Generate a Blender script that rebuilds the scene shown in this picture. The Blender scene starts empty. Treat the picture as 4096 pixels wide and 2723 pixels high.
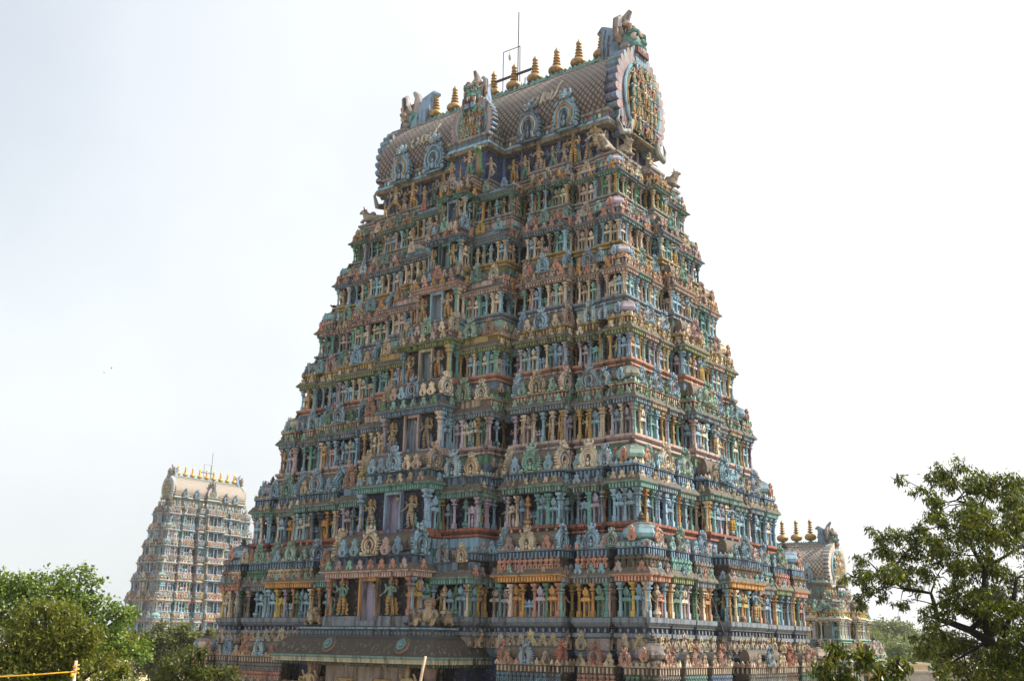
import bpy, math, random
import numpy as np
from mathutils import Matrix, Vector
R = math.radians
sc = bpy.context.scene
COL = sc.collection

# ------------------------------------------------------------------ camera, sky, sun, exposure
CAMZ = 12.0                       # the photographer stands on a flat roof, 12 m up
PITCH, ROLL = R(15.8165), R(1.0)
cam_d = bpy.data.cameras.new('camera')
cam_d.sensor_width = 36.0
cam_d.lens = 36.0 * 4292.16 / 4096.0
cam_d.clip_end = 5000
cam = bpy.data.objects.new('camera', cam_d)
COL.objects.link(cam)
cam.matrix_world = (Matrix.Translation((0, 0, CAMZ)) @ Matrix.Rotation(R(90) + PITCH, 4, 'X')
                    @ Matrix.Rotation(ROLL, 4, 'Z'))
sc.camera = cam

VEIL, VEIL_SUN = 5.25, 2.0          # brightness of the cloud veil
SUN_EL, SUN_AZ = R(50), R(84)     # azimuth measured from +Y towards +X
w = bpy.data.worlds.new('World')
sc.world = w
w.use_nodes = True
wn = w.node_tree.nodes
wl = w.node_tree.links
sky = wn.new('ShaderNodeTexSky')
sky.sky_type = 'NISHITA'
sky.sun_disc = False
sky.sun_elevation = SUN_EL
sky.sun_rotation = SUN_AZ
sky.air_density = 1.0
sky.dust_density = 6.0
sky.ozone_density = 1.0
bg = wn['Background']
# thin bright cloud veil over the sky, whiter towards the sun
tc = wn.new('ShaderNodeTexCoord')
def wmath(op, a, b=0.0):
    n = wn.new('ShaderNodeMath'); n.operation = op
    for i, v in enumerate((a, b)):
        if isinstance(v, (int, float)): n.inputs[i].default_value = v
        else: wl.new(v, n.inputs[i])
    return n.outputs[0]
def wrange(src, a, b, c, d):
    n = wn.new('ShaderNodeMapRange'); wl.new(src, n.inputs[0])
    for i, v in enumerate((a, b, c, d)): n.inputs[i + 1].default_value = v
    return n.outputs[0]
dt = wn.new('ShaderNodeVectorMath'); dt.operation = 'DOT_PRODUCT'
wl.new(tc.outputs['Generated'], dt.inputs[0])
dt.inputs[1].default_value = (math.sin(SUN_AZ) * math.cos(SUN_EL), math.cos(SUN_AZ) * math.cos(SUN_EL), math.sin(SUN_EL))
cl = wn.new('ShaderNodeTexNoise'); cl.inputs['Scale'].default_value = 2.2; cl.inputs['Detail'].default_value = 5; cl.inputs['Roughness'].default_value = .5
wl.new(tc.outputs['Generated'], cl.inputs['Vector'])
near_sun = wrange(dt.outputs['Value'], -.1, .85, 0, 1)
veil = wmath('ADD', wmath('MULTIPLY', near_sun, VEIL_SUN), wmath('ADD', VEIL, wrange(cl.outputs[0], .35, .65, -VEIL * .06, VEIL * .06)))
tint = wn.new('ShaderNodeMix'); tint.data_type = 'RGBA'
wl.new(near_sun, tint.inputs[0]); tint.inputs[6].default_value = (.935, .985, 1.0, 1); tint.inputs[7].default_value = (1, .985, .95, 1)
sc_v = wn.new('ShaderNodeVectorMath'); sc_v.operation = 'SCALE'
wl.new(tint.outputs[2], sc_v.inputs[0]); wl.new(veil, sc_v.inputs['Scale'])
sepd = wn.new('ShaderNodeSeparateXYZ'); wl.new(tc.outputs['Generated'], sepd.inputs[0])
thin = wmath('MULTIPLY', wrange(sepd.outputs[2], .20, .55, 0, .42), wrange(dt.outputs['Value'], .12, .58, 1, 0))
mxs = wn.new('ShaderNodeMix'); mxs.data_type = 'RGBA'; wl.new(wmath('SUBTRACT', wrange(cl.outputs[0], .35, .65, .80, .88), thin), mxs.inputs[0])
wl.new(sky.outputs[0], mxs.inputs[6]); wl.new(sc_v.outputs[0], mxs.inputs[7])
wl.new(mxs.outputs[2], bg.inputs[0])
bg.inputs[1].default_value = 0.12
sun_d = bpy.data.lights.new('sun', 'SUN')
sun_d.energy = 5.0
sun_d.angle = R(0.6)
sun_d.color = (1.0, 0.93, 0.82)
sun = bpy.data.objects.new('sun', sun_d)
COL.objects.link(sun)
sdir = Vector((math.sin(SUN_AZ) * math.cos(SUN_EL), math.cos(SUN_AZ) * math.cos(SUN_EL), math.sin(SUN_EL)))
sun.rotation_euler = sdir.to_track_quat('Z', 'Y').to_euler()
sc.view_settings.view_transform = 'Standard'
sc.view_settings.look = 'None'
sc.view_settings.exposure = 0.75
sc.view_settings.gamma = 1.0

# ------------------------------------------------------------------ materials
def new_mat(name):
    m = bpy.data.materials.new(name)
    m.use_nodes = True
    return m, m.node_tree.nodes, m.node_tree.links, m.node_tree.nodes['Principled BSDF']

def noise(N, L, vec, scale, detail=5, rough=0.55):
    n = N.new('ShaderNodeTexNoise')
    n.inputs['Scale'].default_value = scale
    n.inputs['Detail'].default_value = detail
    n.inputs['Roughness'].default_value = rough
    if vec is not None: L.new(vec, n.inputs['Vector'])
    return n.outputs['Fac']

def ramp(N, L, src, lo, hi, to0=0.0, to1=1.0):
    n = N.new('ShaderNodeMapRange')
    n.inputs['From Min'].default_value = lo; n.inputs['From Max'].default_value = hi
    n.inputs['To Min'].default_value = to0; n.inputs['To Max'].default_value = to1
    L.new(src, n.inputs['Value'])
    return n.outputs['Result']

def math_n(N, L, op, a, b):
    n = N.new('ShaderNodeMath'); n.operation = op
    for i, v in enumerate((a, b)):
        if isinstance(v, (int, float)): n.inputs[i].default_value = v
        else: L.new(v, n.inputs[i])
    n.use_clamp = op in ('MAXIMUM', 'ADD')
    return n.outputs[0]

def mixc(N, L, fac, a, b, mode='MIX'):
    n = N.new('ShaderNodeMix'); n.data_type = 'RGBA'; n.blend_type = mode
    for i, v in ((0, fac), (6, a), (7, b)):
        if isinstance(v, (int, float)): n.inputs[i].default_value = v
        elif isinstance(v, tuple): n.inputs[i].default_value = (*v, 1)
        else: L.new(v, n.inputs[i])
    return n.outputs[2]

def painted(name, grime=1.0, up=1.0, lichen=(.062, .053, .043)):
    """Old lime paint on stucco: object colour, trim colour in the mesh, rain streaks, lichen on what faces up."""
    m, N, L, b = new_mat(name)
    oi = N.new('ShaderNodeObjectInfo')
    at = N.new('ShaderNodeAttribute'); at.attribute_name = 'trim'
    geo = N.new('ShaderNodeNewGeometry')
    pos = geo.outputs['Position']
    base = mixc(N, L, at.outputs['Alpha'], oi.outputs['Color'], at.outputs['Color'])
    n1 = noise(N, L, pos, 0.30, 7, .62)
    n2 = noise(N, L, pos, 5.0, 5, .6)
    n3 = noise(N, L, pos, 19.0, 3, .6)
    mp = N.new('ShaderNodeMapping'); mp.inputs['Scale'].default_value = (3.2, 3.2, 0.3)
    L.new(pos, mp.inputs['Vector'])
    st = noise(N, L, mp.outputs[0], 1.3, 6, .62)
    rnd = ramp(N, L, oi.outputs['Random'], 0, 1, 0.78, 1.12)
    base = mixc(N, L, 1.0, base, mixc(N, L, 0.0, rnd, rnd), 'MULTIPLY')
    base = mixc(N, L, ramp(N, L, n2, .54, .72, 0, .50), base, (.44, .41, .36))
    base = mixc(N, L, ramp(N, L, n3, .46, .72, 0, .44), base, (.10, .09, .08))
    g = math_n(N, L, 'MULTIPLY', ramp(N, L, st, .46, .62), ramp(N, L, n1, .36, .58, .15, 1.0))
    sep = N.new('ShaderNodeSeparateXYZ'); L.new(geo.outputs['Normal'], sep.inputs[0])
    upf = math_n(N, L, 'MULTIPLY', ramp(N, L, sep.outputs[2], .25, .85), ramp(N, L, n2, .28, .56, .55, 1.0 * up))
    gt = math_n(N, L, 'MAXIMUM', math_n(N, L, 'MULTIPLY', g, .95 * grime), upf)
    dark = mixc(N, L, n2, (.022, .021, .020), lichen)
    base = mixc(N, L, gt, base, dark)
    L.new(base, b.inputs['Base Color'])
    b.inputs['Roughness'].default_value = .82
    b.inputs['Specular IOR Level'].default_value = .25
    bp = N.new('ShaderNodeBump'); bp.inputs['Strength'].default_value = .35; bp.inputs['Distance'].default_value = .03
    L.new(n3, bp.inputs['Height']); L.new(bp.outputs[0], b.inputs['Normal'])
    return m

def simple(name, col, rough=.8, metal=0.0, var=.25, scale=6.0, spec=.3):
    m, N, L, b = new_mat(name)
    geo = N.new('ShaderNodeNewGeometry')
    n = noise(N, L, geo.outputs['Position'], scale, 5)
    L.new(mixc(N, L, ramp(N, L, n, .3, .7), tuple(c * (1 - var) for c in col), tuple(min(1, c * (1 + var)) for c in col)), b.inputs['Base Color'])
    b.inputs['Roughness'].default_value = rough
    b.inputs['Metallic'].default_value = metal
    b.inputs['Specular IOR Level'].default_value = spec
    return m

def tile_mat(name, lo, hi, dot):
    """Diamond roof tiles laid out on the barrel's own UVs (u along the ridge, v round the curve, in metres)."""
    m, N, L, b = new_mat(name)
    uv = N.new('ShaderNodeUVMap'); uv.uv_map = 'tiles'
    sep = N.new('ShaderNodeSeparateXYZ'); L.new(uv.outputs[0], sep.inputs[0])
    p = math_n(N, L, 'DIVIDE', math_n(N, L, 'SUBTRACT', math_n(N, L, 'MULTIPLY', sep.outputs[0], 1.25), math_n(N, L, 'MULTIPLY', sep.outputs[1], -1.0)), .50)
    q = math_n(N, L, 'DIVIDE', math_n(N, L, 'SUBTRACT', math_n(N, L, 'MULTIPLY', sep.outputs[0], 1.25), sep.outputs[1]), .50)
    def edge(x):
        f = math_n(N, L, 'FRACT', x, 0)
        return math_n(N, L, 'ABSOLUTE', math_n(N, L, 'SUBTRACT', f, .5), 0)
    ep, eq = edge(p), edge(q)
    mx = math_n(N, L, 'MAXIMUM', ep, eq)
    geo = N.new('ShaderNodeNewGeometry')
    n2 = noise(N, L, geo.outputs['Position'], 2.6, 6, .6)
    wn_ = N.new('ShaderNodeTexWhiteNoise'); wn_.noise_dimensions = '2D'
    cb = N.new('ShaderNodeCombineXYZ')
    L.new(math_n(N, L, 'FLOOR', p, 0), cb.inputs[0]); L.new(math_n(N, L, 'FLOOR', q, 0), cb.inputs[1])
    L.new(cb.outputs[0], wn_.inputs['Vector'])
    body = mixc(N, L, math_n(N, L, 'MULTIPLY', ramp(N, L, n2, .38, .62), 1.0), lo, hi)
    body = mixc(N, L, ramp(N, L, wn_.outputs['Value'], 0, 1, 0, .45), body, tuple(c * .5 for c in hi))
    c = mixc(N, L, ramp(N, L, mx, .10, .14, 1, 0), body, dot)
    c = mixc(N, L, ramp(N, L, mx, .40, .45), c, (.025, .022, .02))
    sep2 = N.new('ShaderNodeSeparateXYZ'); L.new(geo.outputs['Normal'], sep2.inputs[0])
    c = mixc(N, L, math_n(N, L, 'MULTIPLY', ramp(N, L, sep2.outputs[2], .2, .7), ramp(N, L, n2, .3, .6, .3, .7)), c, (.20, .175, .15))
    L.new(c, b.inputs['Base Color'])
    b.inputs['Roughness'].default_value = .75
    bp = N.new('ShaderNodeBump'); bp.inputs['Strength'].default_value = .8; bp.inputs['Distance'].default_value = .05
    L.new(ramp(N, L, mx, .36, .48, 1, 0), bp.inputs['Height']); L.new(bp.outputs[0], b.inputs['Normal'])
    return m

def foliage_mat(name):
    m, N, L, b = new_mat(name)
    oi = N.new('ShaderNodeObjectInfo')
    at = N.new('ShaderNodeAttribute'); at.attribute_name = 'trim'
    c = mixc(N, L, at.outputs['Alpha'], oi.outputs['Color'], at.outputs['Color'])
    L.new(c, b.inputs['Base Color'])
    b.inputs['Roughness'].default_value = .42
    b.inputs['Specular IOR Level'].default_value = .40
    tr = N.new('ShaderNodeBsdfTranslucent')
    L.new(mixc(N, L, 1.0, c, (1.25, 1.15, .5), 'MULTIPLY'), tr.inputs['Color'])
    ms = N.new('ShaderNodeMixShader'); ms.inputs[0].default_value = .38
    L.new(b.outputs[0], ms.inputs[1]); L.new(tr.outputs[0], ms.inputs[2])
    L.new(ms.outputs[0], N['Material Output'].inputs['Surface'])
    return m

M_PAINT = painted('painted_stucco')
M_CLEAN = painted('fresh_painted_stucco', .35, .42, (.20, .18, .15))
M_PALE = painted('pale_limewashed_stucco', .12, .25, (.36, .33, .27))
M_BLACK = painted('weathered_stucco', 1.15, 1.15, (.075, .064, .05))
M_GOLD = simple('gilded_copper', (.34, .22, .10), .48, .6, .45, 4)
M_GOLD2 = simple('bright_gilded_copper', (.72, .44, .09), .32, .7, .15, 5)
M_IRON = simple('rusty_iron', (.06, .055, .055), .6, .3)
M_TILE = tile_mat('diamond_tiles', (.22, .135, .11), (.19, .17, .16), (.20, .30, .29))
M_TILEP = tile_mat('pale_diamond_tiles', (.42, .34, .28), (.46, .41, .35), (.42, .43, .38))
M_TILEG = tile_mat('green_scale_tiles', (.14, .24, .16), (.22, .22, .14), (.10, .20, .14))
M_GRANITE = simple('granite', (.26, .22, .18), .85, 0, .3, 2.0)
M_LEAF = foliage_mat('leaves')
M_BARK = simple('bark', (.018, .014, .012), .9, 0, .4, 14)
M_GROUND = simple('packed_earth', (.22, .18, .13), .95, 0, .25, .4)
M_CONCRETE = simple('concrete', (.36, .33, .29), .9, 0, .25, 1.5)
M_CREAM = simple('cream_limewash', (.62, .52, .36), .85, 0, .15, 1.2)
M_WOOD = simple('bamboo', (.46, .36, .25), .6, 0, .2, 25)
M_ROPE = simple('yellow_rope', (.68, .37, .02), .7, 0, .2, 60)
M_BIRD = simple('dark_feathers', (.035, .035, .04), .6, 0, .4, 40)
M_GLASS = simple('milky_glass', (.45, .45, .42), .2, 0, .1, 30)

# ------------------------------------------------------------------ mesh helpers
class MB:
    def __init__(s): s.v = []; s.f = []; s.c = []
    def add(s, vs, fs, col=None):
        o = len(s.v); s.v.extend(vs)
        c = (0, 0, 0, 0) if col is None else (*col, 1.0)
        for f in fs: s.f.append([i + o for i in f]); s.c.append(c)
        return s
    def box(s, x0, x1, y0, y1, z0, z1, col=None):
        v = [(x0, y0, z0), (x1, y0, z0), (x1, y1, z0), (x0, y1, z0), (x0, y0, z1), (x1, y0, z1), (x1, y1, z1), (x0, y1, z1)]
        return s.add(v, [(0, 3, 2, 1), (4, 5, 6, 7), (0, 1, 5, 4), (1, 2, 6, 5), (2, 3, 7, 6), (3, 0, 4, 7)], col)
    def lathe(s, prof, n=8, c=(0, 0, 0), col=None, rot=None, cols=None, sx=1, sy=1):
        rot = math.pi / n if rot is None else rot
        v = []; f = []
        for r, z in prof:
            for k in range(n):
                a = 2 * math.pi * k / n + rot
                v.append((c[0] + r * sx * math.cos(a), c[1] + r * sy * math.sin(a), c[2] + z))
        o = len(s.v); s.v.extend(v)
        for i in range(len(prof) - 1):
            cc = (cols[i] if cols else col)
            cc = (0, 0, 0, 0) if cc is None else (*cc, 1.0)
            for k in range(n):
                k2 = (k + 1) % n
                s.f.append([o + i * n + k, o + i * n + k2, o + (i + 1) * n + k2, o + (i + 1) * n + k]); s.c.append(cc)
        cc = (cols[-1] if cols else col); cc = (0, 0, 0, 0) if cc is None else (*cc, 1.0)
        s.f.append([o + k for k in range(n)][::-1]); s.c.append(cc)
        s.f.append([o + (len(prof) - 1) * n + k for k in range(n)]); s.c.append(cc)
        return s
    def prism(s, pts, y0, y1, col=None, colside=None):
        """outline in x, z given a thickness from y0 (front) to y1 (back)"""
        n = len(pts)
        v = [(x, y0, z) for x, z in pts] + [(x, y1, z) for x, z in pts]
        s.add(v, [list(range(n)), list(range(2 * n - 1, n - 1, -1))], col)
        o = len(s.v) - 2 * n
        cs = colside if colside is not None else col
        cc = (0, 0, 0, 0) if cs is None else (*cs, 1.0)
        for k in range(n):
            k2 = (k + 1) % n
            s.f.append([o + k, o + n + k, o + n + k2, o + k2]); s.c.append(cc)
        return s
    def ball(s, c, r, col=None, n=8, m=5):
        if isinstance(r, (int, float)): r = (r, r, r)
        prof = [(math.sin(math.pi * i / m), -math.cos(math.pi * i / m)) for i in range(m + 1)]
        o = len(s.v)
        s.lathe([(max(a, .02), b) for a, b in prof], n, (0, 0, 0), col)
        for i in range(o, len(s.v)):
            x, y, z = s.v[i]; s.v[i] = (c[0] + x * r[0], c[1] + y * r[1], c[2] + z * r[2])
        return s
    def tube(s, path, rad, n=6, col=None):
        o = len(s.v); P = [Vector(p) for p in path]
        if isinstance(rad, (int, float)): rad = [rad] * len(P)
        for i, p in enumerate(P):
            t = (P[min(i + 1, len(P) - 1)] - P[max(i - 1, 0)]).normalized()
            a = t.orthogonal() if i == 0 else (a - t * a.dot(t))
            a = a.normalized(); b = t.cross(a)
            for k in range(n):
                q = 2 * math.pi * k / n
                s.v.append(tuple(p + (a * math.cos(q) + b * math.sin(q)) * rad[i]))
        cc = (0, 0, 0, 0) if col is None else (*col, 1.0)
        for i in range(len(P) - 1):
            for k in range(n):
                k2 = (k + 1) % n
                s.f.append([o + i * n + k, o + i * n + k2, o + (i + 1) * n + k2, o + (i + 1) * n + k]); s.c.append(cc)
        s.f.append([o + k for k in range(n)][::-1]); s.c.append(cc)
        s.f.append([o + (len(P) - 1) * n + k for k in range(n)]); s.c.append(cc)
        return s
    def stamp(s, other, mat, col=None):
        """press another shape in; its unpainted faces take the colour given"""
        o = len(s.v)
        if other.v:
            A = np.array(other.v) @ np.array(mat.to_3x3()).T + np.array(mat.translation)
            s.v.extend(map(tuple, A.tolist()))
        cc = None if col is None else (*col, 1.0)
        for f, c in zip(other.f, other.c):
            s.f.append([i + o for i in f]); s.c.append(cc if (c[3] == 0 and cc) else c)
        return s
    def mesh(s, name, mat, smooth=False):
        me = bpy.data.meshes.new(name)
        me.from_pydata(s.v, [], s.f)
        a = me.attributes.new('trim', 'FLOAT_COLOR', 'CORNER')
        cnt = [len(f) for f in s.f]
        a.data.foreach_set('color', np.repeat(np.array(s.c, dtype=np.float32).reshape(-1, 4), cnt, axis=0).ravel())
        me.materials.append(mat)
        if smooth: me.polygons.foreach_set('use_smooth', [True] * len(me.polygons))
        me.update()
        return me

def T(x=0, y=0, z=0, rz=0, sx=1, sy=None, sz=None):
    sy = sx if sy is None else sy; sz = sx if sz is None else sz
    return Matrix.Translation((x, y, z)) @ Matrix.Rotation(rz, 4, 'Z') @ Matrix.Diagonal((sx, sy, sz, 1))

def obj(name, data, parent=None, mat=None, color=None):
    o = bpy.data.objects.new(name, data)
    COL.objects.link(o)
    if parent is not None: o.parent = parent
    if mat is not None: o.matrix_basis = mat
    if color is not None: o.color = (*color, 1)
    return o

def tag(o, label, cat, group=None):
    o['label'] = label; o['category'] = cat
    if group: o['group'] = group
    return o

def structure(name, data):
    o = obj(name, data); o['kind'] = 'structure'
    return o

P = dict(sky=(.27, .44, .56), steel=(.15, .24, .33), teal=(.15, .34, .32), mint=(.26, .44, .37), olive=(.20, .26, .12),
         green=(.12, .25, .15), pink=(.48, .36, .33), salmon=(.50, .26, .18), cream=(.64, .55, .42), ochre=(.46, .31, .11),
         orange=(.54, .29, .09), lilac=(.45, .40, .48), red=(.32, .12, .08), gold=(.52, .41, .24), blue=(.10, .20, .42),
         grey=(.25, .24, .22), tan=(.46, .38, .27), navy=(.03, .045, .10), dark=(.025, .024, .024), slate=(.18, .22, .26),
         white=(.66, .62, .55), yellow=(.56, .40, .10), brown=(.13, .10, .07))
rng = random.Random(7)
def jit(c, a=.12):
    k = 1 + rng.uniform(-a, a)
    return tuple(max(.01, min(.72, v * k * (1 + rng.uniform(-a * .5, a * .5)))) for v in c)

# ------------------------------------------------------------------ small ornaments, unit height, facing -y
def el_column(kind=0):
    m = MB()
    if kind == 0:
        m.lathe([(.115, 0), (.115, .16), (.085, .19)], 4)
        m.lathe([(.066, .19), (.060, .42), (.075, .43), (.075, .46), (.058, .48), (.055, .62), (.075, .64), (.055, .67),
                 (.085, .71), (.085, .74), (.06, .76)], 8)
        m.lathe([(.06, .76), (.15, .80), (.15, .83), (.09, .84)], 8)
        m.lathe([(.09, .84), (.09, .88), (.17, .93), (.19, 1.0)], 4)
    elif kind == 1:      # vase pilaster with a leaf bud on top
        m.lathe([(.10, 0), (.12, .05), (.17, .10), (.16, .16), (.07, .22), (.05, .28), (.05, .55), (.08, .57), (.05, .60),
                 (.15, .66), (.17, .71), (.12, .75), (.08, .79), (.11, .83), (.10, .88), (.05, .95), (.01, 1.02)], 8)
    else:                # square pilaster with stepped capital
        m.box(-.09, .09, -.09, .09, 0, .2).box(-.065, .065, -.065, .065, .2, .72).box(-.09, .09, -.09, .09, .4, .46)
        m.box(-.10, .10, -.10, .10, .72, .77).box(-.16, .16, -.16, .16, .80, .84).box(-.08, .08, -.08, .08, .77, .9)
        m.box(-.15, .15, -.12, .12, .9, 1.0)
    return m

def leaf_plate(w=.36, h=1.0, t=.10, col=None):
    m = MB()
    pts = [(-.20, 0), (.20, 0), (.42, .18), (.50, .42), (.40, .60), (.22, .70), (.16, .82), (.0, 1.0),
           (-.16, .82), (-.22, .70), (-.40, .60), (-.50, .42), (-.42, .18)]
    m.prism([(x * w * 2 * .72, z * h) for x, z in pts], -t, t, col)
    return m

def el_small_kudu():
    m = MB()
    m.prism([(-.20, 0), (.20, 0), (.23, .10), (.34, .16), (.36, .36), (.26, .48), (.17, .56), (.17, .68), (.22, .84), (.10, .80), (0, .97), (-.10, .80), (-.22, .84),
             (-.17, .68), (-.17, .56), (-.26, .48), (-.36, .36), (-.34, .16), (-.23, .10)], -.08, .10)
    m.tube([(-.22, -.09, .04), (-.22, -.10, .26), (-.12, -.10, .44), (0, -.10, .50), (.12, -.10, .44), (.22, -.10, .26), (.22, -.09, .04)], .045, 5)
    m.box(-.09, .09, -.085, -.078, .06, .30, (.10, .09, .085))
    m.ball((0, -.11, .68), (.11, .10, .11), None, 6, 4)
    return m

def el_gable(fr=(.5, .4, .3)):
    """horseshoe gable: flame edge, rolled arch, niche with a seated figure, lion face on top"""
    m = MB()
    def og(rad, a):
        x, z = rad * .90 * math.cos(a), .33 + rad * .84 * math.sin(a)
        t = max(0, min(1, (z - .36) / .36))
        return x * (1 - .52 * t * t), z + .10 * t * t
    out = []
    K = 20
    for k in range(K + 1):
        a = R(-60 + 300 * k / K)
        for j, rr in ((0, .40), (.35, .48), (.6, .47)):
            if k == K and j: break
            out.append(og(rr, a + j * R(300 / K)))
    out = [(.33, -.02)] + out + [(-.33, -.02)]
    m.prism(out, -.06, .08)
    mixed = tuple(q * .9 for q in fr)
    for rad, th, yy, col in ((.36, .035, -.085, None), (.285, .030, -.10, mixed), (.21, .035, -.10, None)):
        path = [og(rad, R(-52 + 284 * k / 14)) for k in range(15)]
        path = [(path[0][0] * 1.35, .02)] + path + [(path[-1][0] * 1.35, .02)]
        m.tube([(x, yy, z) for x, z in path], th, 5, col)
    m.prism([(-.10, .02), (.10, .02), (.10, .30), (.06, .42), (0, .48), (-.06, .42), (-.10, .30)], -.075, -.055, (.06, .06, .07))
    m.ball((0, -.10, .13), (.075, .05, .09), None, 6, 4).ball((0, -.10, .27), (.045, .04, .06), None, 6, 4)
    m.ball((0, -.06, .82), (.14, .13, .10), None, 8, 5)
    m.ball((0, -.17, .775), (.085, .07, .055), None, 6, 4)
    for s in (-1, 1):
        m.ball((s * .065, -.16, .86), .032, (.5, .45, .4), 6, 4)
        m.tube([(s * .11, -.03, .82), (s * .18, -.02, .88), (s * .16, -.02, .97), (s * .11, -.02, 1.0)], [.05, .04, .03, .01], 5)
        m.ball((s * .37, -.06, .05), .075, None, 6, 4)
        m.ball((s * .27, -.06, .66), (.05, .05, .07), None, 6, 4)
    m.ball((0, -.03, .94), (.07, .07, .09), None, 6, 4)
    m.box(-.07, .07, -.20, -.17, .715, .745, (.55, .5, .45))
    return m

def el_barrel_back(tile=None):
    """vault running back into the wall behind a gable (unit height, along +y)"""
    m = MB()
    pts = [(.36 * math.cos(R(a)), .36 + .36 * math.sin(R(a))) for a in range(-40, 221, 20)]
    pts = [(.24, 0)] + pts + [(-.24, 0)]
    m.prism(pts, .06, 1.0)
    return m

def el_shrine(kind=0):
    m = MB()
    if kind == 0:        # one bay, two shafts, domed roof with a leaf gable
        for s in (-1, 1):
            m.lathe([(.062, 0), (.062, .10), (.05, .12), (.042, .40), (.055, .42), (.04, .45), (.075, .50), (.075, .53)], 8, (s * .13, -.08, 0))
        m.box(-.20, .20, -.06, .10, 0, .53, None)
        m.box(-.075, .075, -.07, -.055, .03, .50, (.06, .055, .06))
        m.prism([(-.25, .53), (.25, .53), (.27, .56), (.22, .62), (.15, .65), (-.15, .65), (-.22, .62), (-.27, .56)], -.19, .12)
        m.box(-.14, .14, -.12, .10, .65, .71)
        for s in (-1, 1): m.box(s * .07 - .03, s * .07 + .03, -.125, -.115, .66, .70, (.05, .05, .06))
        m.lathe([(.20, .71), (.22, .75), (.21, .80), (.12, .87), (.05, .90)], 8, (0, 0, 0), None, None, None, 1, .8)
        m.stamp(leaf_plate(.20, .30, .05), T(0, -.16, .72))
        m.ball((0, -.22, .82), (.05, .03, .07), None, 6, 4)
    elif kind == 1:      # two bays, three shafts, waisted barrel roof
        for x in (-.28, 0, .28):
            m.lathe([(.062, 0), (.062, .10), (.048, .12), (.04, .38), (.055, .40), (.04, .43), (.08, .47), (.08, .50)], 8, (x, -.08, 0))
        m.box(-.36, .36, -.04, .10, 0, .5, None)
        for x in (-.14, .14): m.box(x - .085, x + .085, -.055, -.04, .03, .46, (.06, .055, .06))
        m.prism([(-.40, .50), (.40, .50), (.43, .53), (.36, .60), (-.36, .60), (-.43, .53)], -.18, .12)
        m.box(-.30, .30, -.10, .10, .60, .66)
        for x in (-.26, 0, .26):
            m.lathe([(.15, .66), (.165, .70), (.13, .79), (.05, .84)], 8, (x, 0, 0))
            m.stamp(leaf_plate(.13, .22, .04), T(x, -.14, .68))
        m.box(-.26, .26, -.07, .10, .66, .76)
    else:                # small open kiosk with horned roof
        for s in (-1, 1):
            m.lathe([(.065, 0), (.065, .12), (.045, .14), (.042, .46), (.08, .52), (.08, .55)], 8, (s * .20, -.10, 0))
        m.box(-.25, .25, -.02, .08, 0, .55, (.10, .12, .15))
        m.ball((0, -.08, .20), (.09, .07, .20), None, 6, 5).ball((0, -.09, .44), (.05, .05, .07), None, 6, 4)
        m.box(-.31, .31, -.19, .10, .55, .61).box(-.24, .24, -.13, .10, .61, .70)
        m.prism([(-.30, .70), (.30, .70), (.34, .90), (.22, .80), (.10, .78), (0, .86), (-.10, .78), (-.22, .80), (-.34, .90)], -.16, .10)
    return m

def el_dome(col2=(.3, .2, .2)):
    """square kiosk with bulging eight-sided dome, unit width about 1"""
    m = MB()
    m.box(-.40, .40, -.40, .40, 0, .22)
    for x in (-.36, -.13, .13, .36):
        for y0 in (-1, 1):
            m.box(x - .05, x + .05, y0 * .40 - .04, y0 * .40 + .04, 0, .2)
            m.box(y0 * .40 - .04, y0 * .40 + .04, x - .05, x + .05, 0, .2)
    for x in (-.245, 0, .245):
        m.box(x - .05, x + .05, -.405, -.395, .03, .18, (.07, .07, .09)); m.box(.395, .405, x - .05, x + .05, .03, .18, (.07, .07, .09))
    m.lathe([(.66, .22), (.70, .26), (.60, .32), (.52, .34)], 4)
    m.lathe([(.44, .34), (.54, .40), (.57, .50), (.52, .62), (.38, .74), (.20, .82), (.12, .84)], 8)
    m.lathe([(.16, .84), (.16, .87), (.07, .89), (.12, .93), (.12, .96), (.05, .98), (.09, 1.02), (.05, 1.06), (.01, 1.14)], 8, (0, 0, 0), (.10, .09, .07))
    for k in range(4):
        a = k * math.pi / 2
        m.stamp(el_small_kudu(), T(.52 * math.sin(a), -.52 * math.cos(a), .30, a, .42), col2)
    return m

def el_barrel_shrine(L=1.0, tile=True):
    """miniature hall with barrel roof along x; unit height 1, length L"""
    m = MB(); h = L / 2
    m.box(-h, h, -.28, .30, 0, .22)
    n = max(3, int(L / .22))
    for k in range(n + 1):
        x = -h + L * k / n
        m.box(x - .045, x + .045, -.34, -.27, 0, .2)
        if k < n: m.box(x + L / n / 2 - .05, x + L / n / 2 + .05, -.285, -.275, .03, .17, (.06, .07, .10))
    for y in (-.2, 0, .2): m.box(h - .02, h + .05, y - .05, y + .05, 0, .2)
    m.box(-h - .08, h + .08, -.40, .34, .22, .28).box(-h - .02, h + .02, -.34, .30, .28, .32)
    pts = [(.30 * math.cos(R(a)), .52 + .36 * math.sin(R(a))) for a in range(-35, 216, 15)]
    n0 = len(m.v)
    m.prism(pts, -h, h, (.16, .13, .10) if tile else None)
    for i in range(n0, len(m.v)):
        x, y, z = m.v[i]; m.v[i] = (y, x, z)
    for k in range(len(m.f) - len(pts) - 2, len(m.f)): m.f[k] = m.f[k][::-1]
    for k in range(max(2, int(L / .35))):
        m.lathe([(.05, .86), (.06, .92), (.02, 1.0)], 6, (-h + L * (k + .5) / max(2, int(L / .35)), 0, 0))
    return m

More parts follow.
